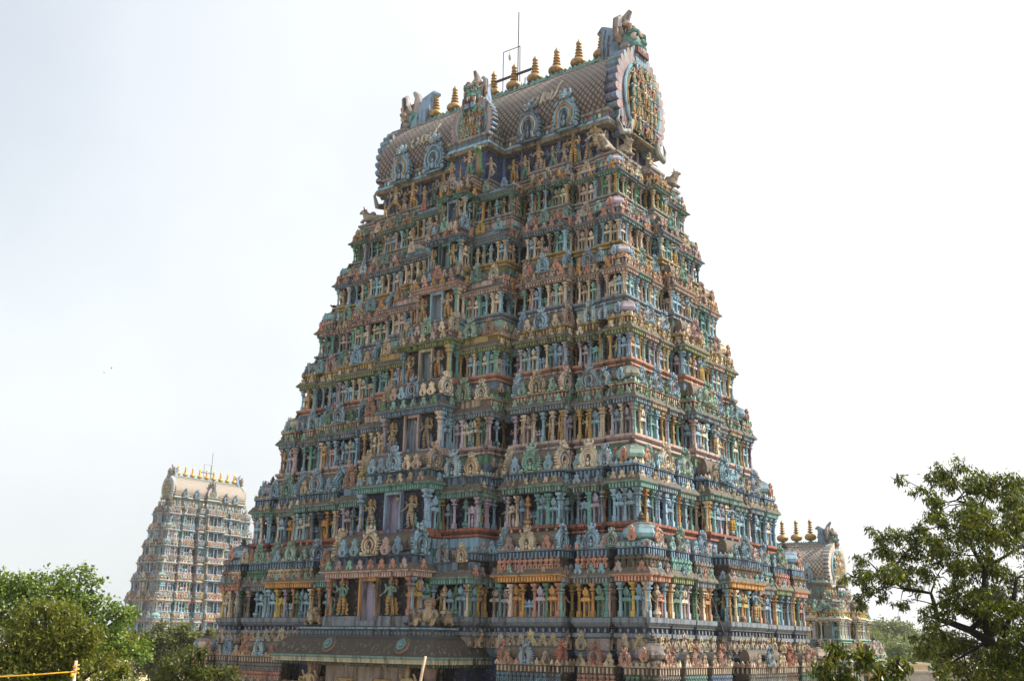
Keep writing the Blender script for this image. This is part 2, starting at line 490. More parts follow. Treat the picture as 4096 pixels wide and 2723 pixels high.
def el_mini_row(n=3):
    m = MB()
    for k in range(n):
        x = (k - (n - 1) / 2) * .34
        m.box(x - .13, x + .13, -.12, .12, 0, .30).box(x - .05, x + .05, -.125, -.115, .05, .25, (.05, .06, .06))
        m.lathe([(.19, .30), (.21, .36), (.13, .42)], 4, (x, 0, 0)).box(x - .09, x + .09, -.09, .09, .42, .52)
        m.lathe([(.14, .52), (.17, .60), (.14, .72), (.06, .82), (.01, .95)], 8, (x, 0, 0))
        m.stamp(leaf_plate(.08, .24, .03), T(x, -.17, .52))
    return m

FINIAL = [(.16, 0), (.30, .04), (.30, .09), (.14, .13), (.13, .18), (.34, .24), (.47, .34), (.53, .48), (.52, .60), (.43, .74), (.28, .84), (.14, .88), (.12, .93),
          (.22, .96), (.27, 1.02), (.22, 1.08), (.11, 1.12), (.10, 1.16), (.20, 1.19), (.245, 1.245), (.20, 1.30), (.10, 1.34), (.09, 1.38),
          (.18, 1.41), (.22, 1.465), (.18, 1.52), (.09, 1.56), (.085, 1.60), (.15, 1.63), (.19, 1.68), (.15, 1.73), (.10, 1.77), (.16, 1.84), (.185, 1.92), (.15, 2.02), (.07, 2.14), (.015, 2.28)]
def finial_mb():
    return MB().lathe(FINIAL, 16)

# ------------------------------------------------------------------ stucco figures: one continuous skin each
def skin(name, pts, edges, sub=1):
    me = bpy.data.meshes.new(name)
    me.from_pydata([p[:3] for p in pts], edges, [])
    o = bpy.data.objects.new(name, me); COL.objects.link(o)
    o.modifiers.new('s', 'SKIN').use_smooth_shade = True
    for i, p in enumerate(pts):
        d = me.skin_vertices[0].data[i]; d.radius = (p[3], p[3]); d.use_root = (i == 0)
    if sub:
        ss = o.modifiers.new('u', 'SUBSURF'); ss.levels = sub; ss.render_levels = sub
    bpy.context.view_layer.update()
    ev = o.evaluated_get(bpy.context.evaluated_depsgraph_get())
    r = ev.to_mesh()
    m = MB()
    m.v = [tuple(v.co) for v in r.vertices]; m.f = [list(p.vertices) for p in r.polygons]; m.c = [(0, 0, 0, 0)] * len(m.f)
    ev.to_mesh_clear()
    bpy.data.objects.remove(o); bpy.data.meshes.remove(me)
    return m

def figure_mb(pose='stand', skirt=(.5, .3, .1), arms4=True, club=False, detail=True, halo=None, sash=None):
    """standing temple figure, feet at 0, crown tip near 1.0, facing -y"""
    sway = {'stand': 0, 'hip': .03, 'dance': .05, 'lunge': .0}[pose]
    p = [(0, 0, .46, .068), (sway * .3, 0, .54, .054), (sway * .2, -.005, .63, .074), (0, 0, .70, .056), (0, 0, .735, .028), (0, -.01, .79, .046),
         (0, -.005, .84, .040), (0, 0, .90, .034), (0, 0, .96, .020)]
    e = [(0, 1), (1, 2), (2, 3), (3, 4), (4, 5), (5, 6), (6, 7), (7, 8)]
    def chain(a, pts):
        for q in pts:
            p.append(q); e.append((a, len(p) - 1)); a = len(p) - 1
    for s in (-1, 1):
        if pose == 'dance' and s == 1:
            chain(0, [(s * .07, -.02, .42, .055), (s * .13, -.09, .30, .042), (s * .05, -.07, .16, .028), (s * .02, -.12, .12, .022)])
        elif pose == 'lunge':
            chain(0, [(s * .07, -.01, .42, .06), (s * .17, -.07, .27, .046), (s * .20, 0, .06, .03), (s * .23, -.08, .02, .024)])
        else:
            chain(0, [(s * .055 + sway, 0, .42, .056), (s * .06 + sway, -.015, .25, .042), (s * .055, 0, .05, .028), (s * .07, -.07, .018, .022)])
        bend = .66 if pose != 'dance' else .70
        chain(3, [(s * .11, 0, .685, .036), (s * .16, -.02, .585, .028), (s * (.13 if s < 0 else .19), -.12, .60 if s < 0 else .50, .022),
                  (s * (.12 if s < 0 else .20), -.15, .63 if s < 0 else .46, .020)])
        if arms4:
            chain(3, [(s * .115, .03, .69, .030), (s * .165, .03, .655, .026), (s * .165, -.02, .74, .021), (s * .155, -.04, .79, .022)])
    m = skin('figure', p, e, 1)
    # painted dress: colour by where on the body the face lies
    for i, f in enumerate(m.f):
        c = np.mean([m.v[k] for k in f], axis=0)
        if .06 < c[2] < .47 and abs(c[0]) < .22:
            m.c[i] = (*[q * (1.15 if int(c[2] * 40) % 3 else .55) for q in skirt], 1)
        elif c[2] > .85 and abs(c[0]) < .1: m.c[i] = (.50, .31, .10, 1)
    if detail:
        for s in (-1, 1):
            m.ball((s * .018, -.052, .80), .009, (.7, .68, .62), 6, 4).ball((s * .018, -.060, .80), .005, (.02, .02, .02), 6, 3)
            m.ball((s * .052, -.005, .785), (.014, .016, .030), (.5, .33, .10), 6, 4)
        m.ball((0, -.062, .785), (.008, .012, .014), None, 6, 4)
        m.box(-.016, .016, -.060, -.05, .763, .768, (.25, .06, .05))
        m.tube([(.062 * math.cos(R(a)), -.012 + .062 * math.sin(R(a)) * .9, .705 - .02 * (1 - math.sin(R(a)))) for a in range(0, 361, 30)], .010, 5, (.5, .33, .10))
        m.tube([(sway + .078 * math.cos(R(a)), .075 * math.sin(R(a)), .475) for a in range(0, 361, 30)], .013, 5, (.5, .33, .10))
        m.lathe([(.052, .835), (.062, .845), (.05, .87)], 10, (0, -.005, 0), (.5, .33, .10))
    if club:
        m.tube([(-.17, -.16, .46), (-.18, -.15, .25), (-.18, -.14, .12), (-.18, -.14, .0)], [.014, .016, .030, .046], 8, (.42, .27, .12))
    if halo:
        m.prism([(.13 * math.cos(R(a)) * (1 if a % 20 else 1.12), .83 + .13 * math.sin(R(a)) * (1 if a % 20 else 1.12)) for a in range(-30, 211, 10)], .035, .05, halo)
    if sash:
        for s in (-1, 1):
            m.prism([(s * x, z) for x, z in [(.07, .46), (.13, .42), (.12, .34), (.17, .30), (.14, .22), (.19, .16), (.14, .08), (.20, .02), (.10, .02), (.08, .25)]][::s], .02, .045, sash)
    return m

def bull_mb():
    """humped bull lying down, head high, facing -y; height about 1"""
    p = [(0, .35, .30, .22), (0, .05, .34, .25), (0, -.20, .42, .21), (0, -.36, .60, .13), (0, -.42, .74, .11), (0, -.56, .72, .085), (0, -.68, .66, .055), (0, .62, .24, .16)]
    e = [(0, 1), (1, 2), (2, 3), (3, 4), (4, 5), (5, 6), (0, 7)]
    def ch(a, q):
        for x in q: p.append(x); e.append((a, len(p) - 1)); a = len(p) - 1
    for s in (-1, 1):
        ch(2, [(s * .18, -.30, .22, .09), (s * .17, -.52, .10, .06), (s * .17, -.34, .05, .05)])
        ch(7, [(s * .22, .50, .16, .10), (s * .28, .22, .07, .06), (s * .26, .05, .05, .05)])
        ch(4, [(s * .12, -.40, .86, .035), (s * .15, -.42, 1.0, .012)])
        ch(4, [(s * .16, -.36, .76, .035), (s * .24, -.34, .74, .02)])
    m = skin('bull', p, e, 1)
    m.ball((0, -.02, .60), (.10, .14, .12), None, 8, 5)
    for s in (-1, 1):
        m.ball((s * .085, -.54, .775), .025, (.6, .55, .5), 6, 4).ball((s * .098, -.55, .775), .014, (.02, .02, .02), 6, 3)
    m.tube([(.16 * math.cos(R(a)), -.36 + .10 * math.sin(R(a)), .56 + .09 * math.sin(R(a))) for a in range(0, 361, 30)], .025, 5, (.35, .2, .08))
    m.tube([(0, .68, .34), (.12, .76, .30), (.16, .74, .12), (.14, .66, .04)], [.03, .02, .02, .03], 5)
    return m

def goblin_mb():
    """pot-bellied seated dwarf with hood, height about 1"""
    p = [(0, .05, .22, .20), (0, -.02, .36, .21), (0, 0, .52, .17), (0, 0, .62, .08), (0, -.02, .74, .12), (0, -.01, .84, .10)]
    e = [(0, 1), (1, 2), (2, 3), (3, 4), (4, 5)]
    def ch(a, q):
        for x in q: p.append(x); e.append((a, len(p) - 1)); a = len(p) - 1
    for s in (-1, 1):
        ch(0, [(s * .20, -.06, .20, .11), (s * .30, -.24, .24, .09), (s * .27, -.28, .06, .07), (s * .27, -.38, .0, .06)])
        ch(2, [(s * .22, 0, .52, .08), (s * .30, -.04, .36, .065), (s * .28, -.20, .26, .05), (s * .26, -.26, .20, .045)])
    m = skin('goblin', p, e, 1)
    for s in (-1, 1):
        m.ball((s * .045, -.135, .78), .022, (.7, .68, .62), 6, 4).ball((s * .045, -.155, .78), .011, (.02, .02, .02), 6, 3)
        m.ball((s * .14, 0, .72), (.05, .04, .07), (.3, .12, .06), 6, 4)
    m.ball((0, -.15, .745), (.025, .03, .025), None, 6, 4).box(-.05, .05, -.145, -.12, .69, .705, (.55, .5, .45))
    m.prism([(.19 * math.cos(R(a)), .80 + .21 * math.sin(R(a))) for a in range(-40, 221, 13)], .02, .09, (.40, .22, .10))
    m.prism([(-.08, .0), (.08, .0), (.04, .14), (-.04, .14)], -.34, -.26, (.16, .34, .30))
    return m

def lion_head_mb():
    """big horned lion-monster face, facing -y; height about 1, width about .8"""
    m = MB()
    m.ball((0, .02, .40), (.30, .30, .30), (.14, .36, .33), 14, 9)
    m.ball((0, -.20, .26), (.24, .20, .13), (.14, .36, .33), 12, 7)
    m.ball((0, -.37, .33), (.09, .08, .07), (.12, .30, .28), 8, 5)
    m.prism([(-.22, .02), (.22, .02), (.20, .18), (-.20, .18)], -.36, -.10, (.16, .06, .06))
    m.prism([(-.20, -.16), (.20, -.16), (.24, -.06), (.20, .02), (-.20, .02), (-.24, -.06)], -.30, -.02, (.20, .32, .45))
    for k in range(7):
        x = -.21 + .07 * k
        m.lathe([(.005, -.10 if abs(k - 3) > 1 else -.02), (.035, .08), (.035, .14)], 6, (x, -.35 + .012 * (k - 3) ** 2, .05), (.68, .62, .54))
    for s in (-1, 1):
        m.ball((s * .15, -.22, .49), .095, (.74, .70, .64), 10, 7).ball((s * .155, -.295, .49), .04, (.03, .02, .02), 8, 5)
        m.tube([(s * .05, -.27, .53), (s * .13, -.30, .60), (s * .22, -.25, .60), (s * .29, -.15, .52)], [.03, .05, .05, .02], 6, (.10, .30, .28))
        m.tube([(s * .24, .05, .55), (s * .38, .06, .68), (s * .40, .05, .85), (s * .30, .03, .98), (s * .24, .02, .96)], [.10, .11, .09, .05, .02], 8, (.34, .33, .34))
        m.prism([(s * x, z) for x, z in [(.26, .30), (.38, .28), (.46, .42), (.47, .62), (.40, .72), (.36, .55), (.28, .46)]][::s], .0, .08, (.38, .26, .20))
        m.ball((s * .27, -.05, .22), (.10, .14, .14), (.28, .26, .26), 8, 5)
        m.tube([(s * .17, -.10, .0), (s * .24, -.2, -.18), (s * .18, -.26, -.30), (s * .26, -.28, -.34)], [.07, .06, .05, .03], 6, (.12, .30, .24))
    for k in range(5):
        x = (k - 2) * .11
        m.tube([(x, -.24 + abs(x) * .3, .58), (x * 1.15, -.18, .72), (x * 1.25, -.04, .84 - abs(x) * .3), (x * 1.3, .12, .86 - abs(x) * .3)], [.05, .065, .055, .03], 6, (.42, .29, .20))
    return m

# ------------------------------------------------------------------ stepped-tower builder
LIB = {}
def lib(key, fn, smooth=False, mat=None):
    if key not in LIB:
        mb = fn(); LIB[key] = [mb, None, smooth, mat]
    return key
def lib_mesh(key):
    e = LIB[key]
    if e[1] is None: e[1] = e[0].mesh(key, e[3] or (M_PALE if key == 'end_gable_pale' else M_PAINT), e[2])
    return e[1]
lib('column', lambda: el_column(0)); lib('vase_pilaster', lambda: el_column(1)); lib('square_pilaster', lambda: el_column(2))
lib('shrine_a', lambda: el_shrine(0)); lib('shrine_b', lambda: el_shrine(1)); lib('shrine_c', lambda: el_shrine(2))
lib('leaf', el_small_kudu)
for k, fr in (('teal', P['teal']), ('orange', P['orange']), ('cream', P['cream']), ('red', P['red']), ('blue', P['steel'])):
    lib('gable_' + k, lambda fr=fr: el_gable(fr))
lib('vault', el_barrel_back)
lib('dome', lambda: el_dome(P['salmon'])); lib('dome2', lambda: el_dome(P['sky']))
lib('hall', lambda: el_barrel_shrine(2.4)); lib('hall_short', lambda: el_barrel_shrine(1.5))
lib('mini', lambda: el_mini_row(3))
lib('fig_a', lambda: figure_mb('hip', (.46, .26, .08), True, False, False), True)
lib('fig_b', lambda: figure_mb('stand', (.12, .30, .26), False, True, False), True)
lib('fig_c', lambda: figure_mb('dance', (.42, .20, .18), True, False, False, None, (.18, .34, .32)), True)

def prof_segs(segs, half, o):
    """(t0, t1, projection, kind) along a whole side, the steps pushed out by o"""
    n = len(segs); B = []
    for j in range(n - 1):
        B.append(segs[j][0] + (o if segs[j][1] > segs[j + 1][1] else -o))
    B.append(half + o)
    for j in range(1, n - 1):
        if segs[j][1] < segs[j - 1][1] and segs[j][1] < segs[j + 1][1]:
            mid = (segs[j - 1][0] + segs[j][0]) / 2
            B[j - 1] = min(B[j - 1], mid - .03); B[j] = max(B[j], mid + .03)
    pos = []
    t = 0
    for j in range(n):
        pos.append((t, B[j], segs[j][1], segs[j][2])); t = B[j]
    neg = [(-b, -a, p, k) for a, b, p, k in pos[::-1]]
    mid = (neg[-1][0], pos[0][1], pos[0][2], pos[0][3])
    return neg[:-1] + [mid] + pos[1:]

def outline(S, a, b, o):
    """closed ring of (x, y, kind) round the storey, pushed out by o"""
    pts = []
    F, Sd = prof_segs(S['front'], a, o), prof_segs(S['side'], b, o)
    for t0, t1, p, k in F: pts += [(t0, -(b + p + o), k), (t1, -(b + p + o), k)]
    for t0, t1, p, k in Sd: pts += [(a + p + o, t0, k), (a + p + o, t1, k)]
    for t0, t1, p, k in F: pts += [(-t0, b + p + o, k), (-t1, b + p + o, k)]
    for t0, t1, p, k in Sd: pts += [(-(a + p + o), -t0, k), (-(a + p + o), -t1, k)]
    return pts

STEP = {'gap': -.13, 'slit': -.2, 'bay': .07, 'mid': -.05, 'mid2': .03}
def sweep(m, ring_fn, prof, cap=True, capcol=None, dz=None):
    """prof: list of (offset, z, colour or {kind: colour})"""
    prev = None
    for o, z, c in prof:
        r = ring_fn(o); n = len(r); base = len(m.v)
        m.v.extend([(x, y, z + (dz.get(k, 0) if dz else 0)) for x, y, k in r])
        if prev is not None:
            for i in range(n):
                j = (i + 1) % n
                k = r[i][2]
                cc = c.get(k, c['*']) if isinstance(c, dict) else c
                m.f.append([prev + i, prev + j, base + j, base + i]); m.c.append((0, 0, 0, 0) if cc is None else (*cc, 1))
        prev = base
    if cap:
        m.f.append(list(range(prev, prev + n))); m.c.append((*(capcol or (.10, .085, .065)), 1))

def walk(S, a, b, o):
    """edges that can be seen: (x, y of the middle, facing angle, length, kind, t0) on the front and right sides and the right-facing returns"""
    F, Sd = prof_segs(S['front'], a, o), prof_segs(S['side'], b, o)
    out = []
    for j, (t0, t1, p, k) in enumerate(F):
        out.append(((t0 + t1) / 2, -(b + p + o), 0, t1 - t0, k))
        if j + 1 < len(F) and F[j + 1][2] < p - .35:
            q = F[j + 1][2]
            out.append((t1, -(b + (p + q) / 2 + o), math.pi / 2, p - q, 'return'))
    for j, (t0, t1, p, k) in enumerate(Sd):
        out.append((a + p + o, (t0 + t1) / 2, math.pi / 2, t1 - t0, k))
        if j and Sd[j - 1][2] < p - .35:
            q = Sd[j - 1][2]
            out.append((a + (p + q) / 2 + o, t0, 0, p - q, 'return'))
    # the front end of the left side, seen in outline
    t0, t1, p, k = Sd[0]
    out.append((-(a + p + o), (t0 + t1) / 2, -math.pi / 2, t1 - t0, 'corner_left'))
    t0, t1, p, k = F[-1]
    out.append(((t0 + t1) / 2, b + p + o, math.pi, t1 - t0, 'corner_back'))
    return out

def along(e, step, inset=0.0):
    x, y, rz, L, k = e
    n = max(1, int(round((L - 2 * inset) / step)))
    for i in range(n):
        t = -L / 2 + inset + (L - 2 * inset) * (i + .5) / n
        yield x + t * math.cos(rz), y + t * math.sin(rz), rz

def off(x, y, rz, d):
    """move outward along the facing direction"""
    return x + d * math.sin(rz), y - d * math.cos(rz)

def flip_x(m):
    m.v = [(-x, y, z) for x, y, z in m.v]; m.f = [f[::-1] for f in m.f]

class Storey:
    def __init__(s, root, name, detail, mat):
        s.root, s.name, s.detail, s.mat = root, name, detail, mat
        s.body = MB(); s.kids = []; s.mirror = False
    def put(s, key, name, M, col):
        if s.detail: s.kids.append((key, name, M, col))
        else: s.body.stamp(LIB[key][0], M, col)
    def done(s, color, label=None):
        if s.mirror: flip_x(s.body)
        o = obj(s.name, s.body.mesh(s.name, s.mat), s.root, None, color)
        if label: o['label'] = label
        for key, name, M, col in s.kids:
            obj(name, lib_mesh(key), o, M, col)
        return o

def std_sides(a, b, s_end, ps):
    front = [(s_end, ps, 'sub'), (.445 * a, -.45, 'gap'), (.695 * a, .34, 'bay'), (.737 * a, -.9, 'slit'),
             (.855 * a, -.15, 'mid'), (.895 * a, -.9, 'slit'), (a, 0, 'corner')]
    side = [(.21 * b, .55, 'bay'), (.30 * b, -1.0, 'gap'), (.49 * b, -.05, 'mid'), (.55 * b, -.9, 'slit'),
            (.755 * b, -.05, 'mid2'), (.815 * b, -.9, 'slit'), (b, 0, 'corner')]
    return dict(front=front, side=side)

def dentils(m, S, a, b, o, z, h, col, step=.17, d=.10):
    for e in walk(S, a, b, o):
        for x, y, rz in along(e, step):
            m.stamp(DENT, T(x, y, z, rz, step * .5, d, h), col)
CREST = MB().prism([(-.09, 0), (.09, 0), (.12, .09), (.05, .16), (0, .26), (-.05, .16), (-.12, .09)], -.05, .04)
DENT = MB().box(-.5, .5, -1, 0, 0, 1)

def build_storey(st, root, pal, detail, mat, rg):
    """one storey: plinth behind the ornaments below, pillared wall, bracketed cornice, row of miniature shrines"""
    a, b, z, c, zn = st['a'], st['b'], st['z'], st['c'], st['zn']
    r = zn - z - c
    S = std_sides(a, b, st['s'], st.get('ps', 1.1))
    X = Storey(root, 'storey', detail, mat)
    B = X.body; X.mirror = st.get('mirror', False)
    zp = z - st['below']
    hp = z - zp
    q0, q1, q2, q3 = st.get('plinth', (.42, .56, .58, .80))
    fr, ledge, wall = pal['frieze'], pal['ledge'], tuple(q * .38 for q in pal['wall'])  # wall paint darkened: deep shade behind the pillars put into the colour
    ring = lambda o: outline(S, a, b, o)
    def dull(c, k): return tuple(v * (1 - k) + g * k for v, g in zip(c, (.20, .18, .15)))
    alt = [P[q] for q in rg.sample(['steel', 'grey', 'tan', 'teal', 'pink', 'slate', 'olive'], 3)]
    ck = {'*': dull(pal['cornice'], .25), 'mid': dull(pal['cornice'], .55), 'gap': alt[0], 'corner': dull(pal['cornice'], .15), 'mid2': dull(alt[1], .3), **pal.get('by_kind', {})}
    ck = {k_: dull(v_, .12) for k_, v_ in ck.items()}
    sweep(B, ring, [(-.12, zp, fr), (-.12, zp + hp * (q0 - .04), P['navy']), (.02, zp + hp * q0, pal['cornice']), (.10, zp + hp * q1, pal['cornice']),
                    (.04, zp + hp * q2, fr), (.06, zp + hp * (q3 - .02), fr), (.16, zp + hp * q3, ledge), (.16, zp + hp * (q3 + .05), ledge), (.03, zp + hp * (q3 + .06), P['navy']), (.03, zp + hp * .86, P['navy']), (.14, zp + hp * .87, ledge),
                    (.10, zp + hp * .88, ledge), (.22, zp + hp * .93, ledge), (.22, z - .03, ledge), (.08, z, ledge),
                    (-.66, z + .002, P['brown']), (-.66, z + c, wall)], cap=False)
    for e in walk(S, a, b, .05):
        if e[3] < .3: continue
        for x, y, rz in along(e, .42): B.stamp(DENT, T(x, y, zp + hp * (q3 + .06), rz, .10, .07, hp * (.79 - q3)), tuple(min(.7, v * 1.2) for v in ledge))
    # cornice
    C = MB()
    zc = z + c
    cr = max(.42, .24 * r)
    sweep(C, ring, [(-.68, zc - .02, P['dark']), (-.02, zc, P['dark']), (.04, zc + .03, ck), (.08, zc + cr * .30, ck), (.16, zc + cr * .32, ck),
                    (.31, zc + cr * .42, ck), (.33, zc + cr * .50, ck), (.28, zc + cr * .64, pal['roofband']), (.17, zc + cr * .86, pal['roofband']),
                    (.14, zc + cr * .90, ck), (.14, zc + cr, pal['roofband'])], True, None, STEP)
    for e in walk(S, a, b, .09):
        cc = ck.get(e[4], ck['*'])
        for x, y, rz in along(e, .19):
            C.stamp(DENT, T(x, y, zc + cr * .06 + STEP.get(e[4], 0), rz, .09, .15, cr * .30), tuple(min(.7, q * 1.3) for q in cc))
    # centre bay, projecting, with its doorway
    cc_, pc, dh, chh = st['cc'], st['pc'], st['dh'], st['ch']
    yf = -(b + pc)
    def cring(slot):
        def f(o):
            if not slot: return [(-cc_ - o, yf - o, 'c'), (cc_ + o, yf - o, 'c'), (cc_ + o, -b + .4, 'c'), (-cc_ - o, -b + .4, 'c')]
            return [(-cc_ - o, yf - o, 'c'), (-dh, yf - o, 'd'), (-dh, yf + .55, 'd'), (dh, yf + .55, 'd'), (dh, yf - o, 'c'), (cc_ + o, yf - o, 'c'),
                    (cc_ + o, -b + .4, 'c'), (-cc_ - o, -b + .4, 'c')]
        return f
    if not st.get('no_centre'):
        zdoor = z - .25
        dcol = tuple(q * .8 for q in pal['door'])
        sweep(B, cring(False), [(-.1, zp, fr), (-.1, zp + hp * .4, fr), (.06, zp + hp * .56, pal['cornice']), (.04, zp + hp * .6, fr), (.06, zp + hp * .78, fr),
                                (.15, zp + hp * .82, ledge), (.15, zdoor, ledge)], True, P['brown'])
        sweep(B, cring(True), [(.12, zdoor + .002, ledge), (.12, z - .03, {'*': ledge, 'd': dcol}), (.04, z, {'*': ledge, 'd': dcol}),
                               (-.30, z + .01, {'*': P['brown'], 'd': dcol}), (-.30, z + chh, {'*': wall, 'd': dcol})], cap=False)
        for s in (-1, 1):
            B.box(*sorted((s * (dh - .01), s * (dh + .09))), yf - .02, yf + .14, z, z + chh - .01, pal['jamb'])
            B.box(*sorted((s * (dh + .004), s * (dh + .07))), yf + .141, yf + .54, z - .2, z + chh - .01, dcol)
        B.box(-dh - .05, dh + .05, yf + .49, yf + .548, z - .24, z + chh - .012, dcol)
        B.box(-dh - .12, dh + .12, yf + .02, yf + .16, z + chh - .16, z + chh - .004, pal['jamb'])
        zcc = z + chh
        ccol = pal.get('by_kind', {}).get('centre', pal['cornice'])
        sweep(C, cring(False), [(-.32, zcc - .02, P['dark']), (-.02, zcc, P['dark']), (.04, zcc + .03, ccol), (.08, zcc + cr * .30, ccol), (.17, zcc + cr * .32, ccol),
                                (.42, zcc + cr * .42, ccol), (.44, zcc + cr * .50, ccol), (.36, zcc + cr * .66, pal['roofband']), (.20, zcc + cr * .9, pal['roofband']),
                                (.14, zcc + cr, pal['roofband'])])
        for e in ((0, yf - .09, 0, 2 * cc_ + .2, 'c'), (cc_ + .09, yf + .7, math.pi / 2, 1.5, 'c')):
            for x, y, rz in along(e, .19):
                C.stamp(DENT, T(x, y, zcc + cr * .06, rz, .10, .14, cr * .30), tuple(min(.7, q * 1.25) for q in ccol))
    E = walk(S, a, b, 0)
    if not st.get('no_centre'):
        E = [e for e in E if not (e[4] == 'sub' and e[2] == 0)]
        s0 = st['s']
        for sg in (-1, 1):
            E.append((sg * (cc_ + s0) / 2, -(b + st.get('ps', 1.1)), 0, s0 - cc_, 'sub'))
        E.append((cc_, yf + (pc - st.get('ps', 1.1)) / 2, math.pi / 2, pc - st.get('ps', 1.1), 'creturn'))
        E.append((-(cc_ + dh) / 2 - .05, yf, 0, cc_ - dh, 'centre')); E.append(((cc_ + dh) / 2 + .05, yf, 0, cc_ - dh, 'centre'))
    cols = pal['cols']
    # --- pillars, niches and figures
    for (x, y, rz, L, k) in E:
        if L < .28: continue
        hh = chh if k in ('centre', 'creturn') and not st.get('no_centre') else c
        if k in ('gap',):
            n = max(1, int(round(L / (hh * .62))))
            for i, (px, py, q) in enumerate(along((x, y, rz, L, k), L / n)):
                px, py = off(px, py, rz, -.14)
                if (i + rg.randrange(2)) % 2: X.put('fig_' + rg.choice('abc'), 'stucco_figure', T(px, py, z, rz, hh * .86), jit(P['gold'], .2))
                else: X.put('shrine_a', 'niche_shrine', T(px, py, z, rz, hh * .92), jit(P[rg.choice(cols)]))
            continue
        if k == 'slit': continue
        cw = hh * .13
        pitch = hh * .43
        n = max(1, int(round((L - cw) / pitch)))
        if k == 'centre': n = 1
        for i in range(n + 1):
            t = 0 if n == 0 else -L / 2 + cw * .55 + (L - cw * 1.1) * i / n
            px, py = off(x + t * math.cos(rz), y + t * math.sin(rz), rz, -.04)
            kd = rg.choice(['column', 'column', 'column', 'square_pilaster', 'vase_pilaster']) if 0 < i < n else 'column'
            if k == 'centre':
                if (x > 0) != (i == n): continue
                kd = 'column'
            X.put(kd, 'column', T(px, py, z, rz, hh * .80, hh * .80, hh), jit(P[rg.choice(cols)]))
        if k == 'centre': continue
        gap = (L - cw * 1.1) / n
        for i in range(n):
            t = -L / 2 + cw * .55 + gap * (i + .5)
            px, py = off(x + t * math.cos(rz), y + t * math.sin(rz), rz, -.22)
            q = rg.random()
            if k not in ('bay',) and rg.random() < (.20 if rz else .07): continue
            mid_of_bay = k == 'bay' and abs(t) < gap * .6
            if mid_of_bay and rz == 0: X.put('shrine_b', 'niche_shrine', T(px, py, z, rz, min(hh * .96, gap * 1.3) if gap < hh * .5 else hh * .96), jit(P[rg.choice(cols)]))
            elif q < .22: X.put('fig_' + rg.choice('abc'), 'stucco_figure', T(px, py, z, rz, hh * .9), jit(P['gold'], .2))
            elif q < .36: X.put('shrine_c', 'niche_shrine', T(px, py, z, rz, hh * .66, hh * .7, hh * .86), jit(P[rg.choice(cols)]))
            else:
                q2_ = hh * rg.uniform(.84, .96)
                X.put('shrine_a', 'niche_shrine', T(px, py, z, rz, q2_ * .80, q2_ * .9, q2_), jit(P[rg.choice(cols)]))
    # --- small leaf gables along the cornice
    kc = pal['kudu']
    kh = .265 * min(r, 2.2) * (1 if r > 2 else 1.15)
    for e in walk(S, a, b, .20):
        if e[3] < .3: continue
        if e[4] == 'sub' and e[2] == 0 and not st.get('no_centre'): continue
        for x, y, rz in along(e, .66, .10):
            if rg.random() < .05: continue
            M = T(x + rg.uniform(-.06, .06), y, zc + cr * .52, rz + rg.uniform(-.12, .12), kh * rg.uniform(.84, 1.14))
            col = jit(P[rg.choice(kc)])
            if st.get('fine'): X.put('leaf', 'leaf_gable', M, col)
            else: C.stamp(LIB['leaf'][0], M, col)
    if not st.get('no_centre'):
        for e in ((0, yf - .32, 0, 2 * cc_ + .5, 'c'), (cc_ + .32, yf + .6, math.pi / 2, 1.3, 'c')):
            for x, y, rz in along(e, .80, .1):
                X.put('leaf', 'leaf_gable', T(x, y, zcc + cr * .52, rz, kh * 1.05), jit(P[rg.choice(kc)])) if detail else C.stamp(LIB['leaf'][0], T(x, y, zcc + cr * .52, rz, kh), jit(P[rg.choice(kc)]))
    # --- leaf gables on the plinth frieze
    for e in walk(S, a, b, .12):
        if e[3] < .3 or (e[4] == 'sub' and e[2] == 0): continue
        for x, y, rz in along(e, .72, .1):
            if rg.random() < .06: continue
            M = T(x + rg.uniform(-.07, .07), y, zp + hp * (q2 - (.08 if hp < 3 else .0)), rz + rg.uniform(-.12, .12), hp * (.25 if hp > 3 else .26) * rg.uniform(.85, 1.12))
            col = jit(P[rg.choice(pal['frieze_kudu'])])
            if st.get('fine'): X.put('leaf', 'leaf_gable', M, col)
            else: B.stamp(LIB['leaf'][0], M, col)
    # --- miniature shrines standing on the cornice
    zt = zc + cr
    mini = st.get('mini', 0)
    hb = (r - cr - mini * .8) * st.get('hk', 1)
    bandcol = jit(P[pal['hara']])
    zb = zt + mini
    for e in walk(S, a, b, .02):
        x, y, rz, L, k = e
        if k == 'sub': continue
        d = min(.75, st['depth']) if rz == 0 else min(.85, st['depth_x'])
        if k in ('slit', 'return') and L < .9: continue
        # low plinth with dwarf posts under the shrines
        cx, cy = off(x, y, rz, -d / 2)
        if mini: B.stamp(MB().box(-.5, .5, -.35, .5, 0, .9).box(-.5, .5, -.42, .5, .30, .38).box(-.5, .5, -.42, .5, .62, .70).box(-.52, .52, -.48, .5, .9, 1), T(cx, cy, zt, rz, L, d, mini), tuple(v * .6 for v in pal['roofband']))
        B.stamp(MB().box(-.5, .5, -.5, .5, 0, 1), T(cx, cy, zt + mini, rz, L, d, hb * .20), tuple(v * .35 for v in bandcol))
        for px, py, q in along((x, y, rz, L, k), .24):
            B.stamp(MB().box(-.04, .04, -.05, .02, 0, 1), T(px, py, zt + mini, rz, 1, 1, hb * .17), tuple(min(.7, v * 1.3) for v in bandcol))
        B.stamp(MB().box(-.5, .5, -.5, .5, 0, 1), T(cx, cy, zt + mini + hb * .20, rz, L + .10, d + .14, hb * .05), tuple(min(.7, v * 1.1) for v in bandcol))
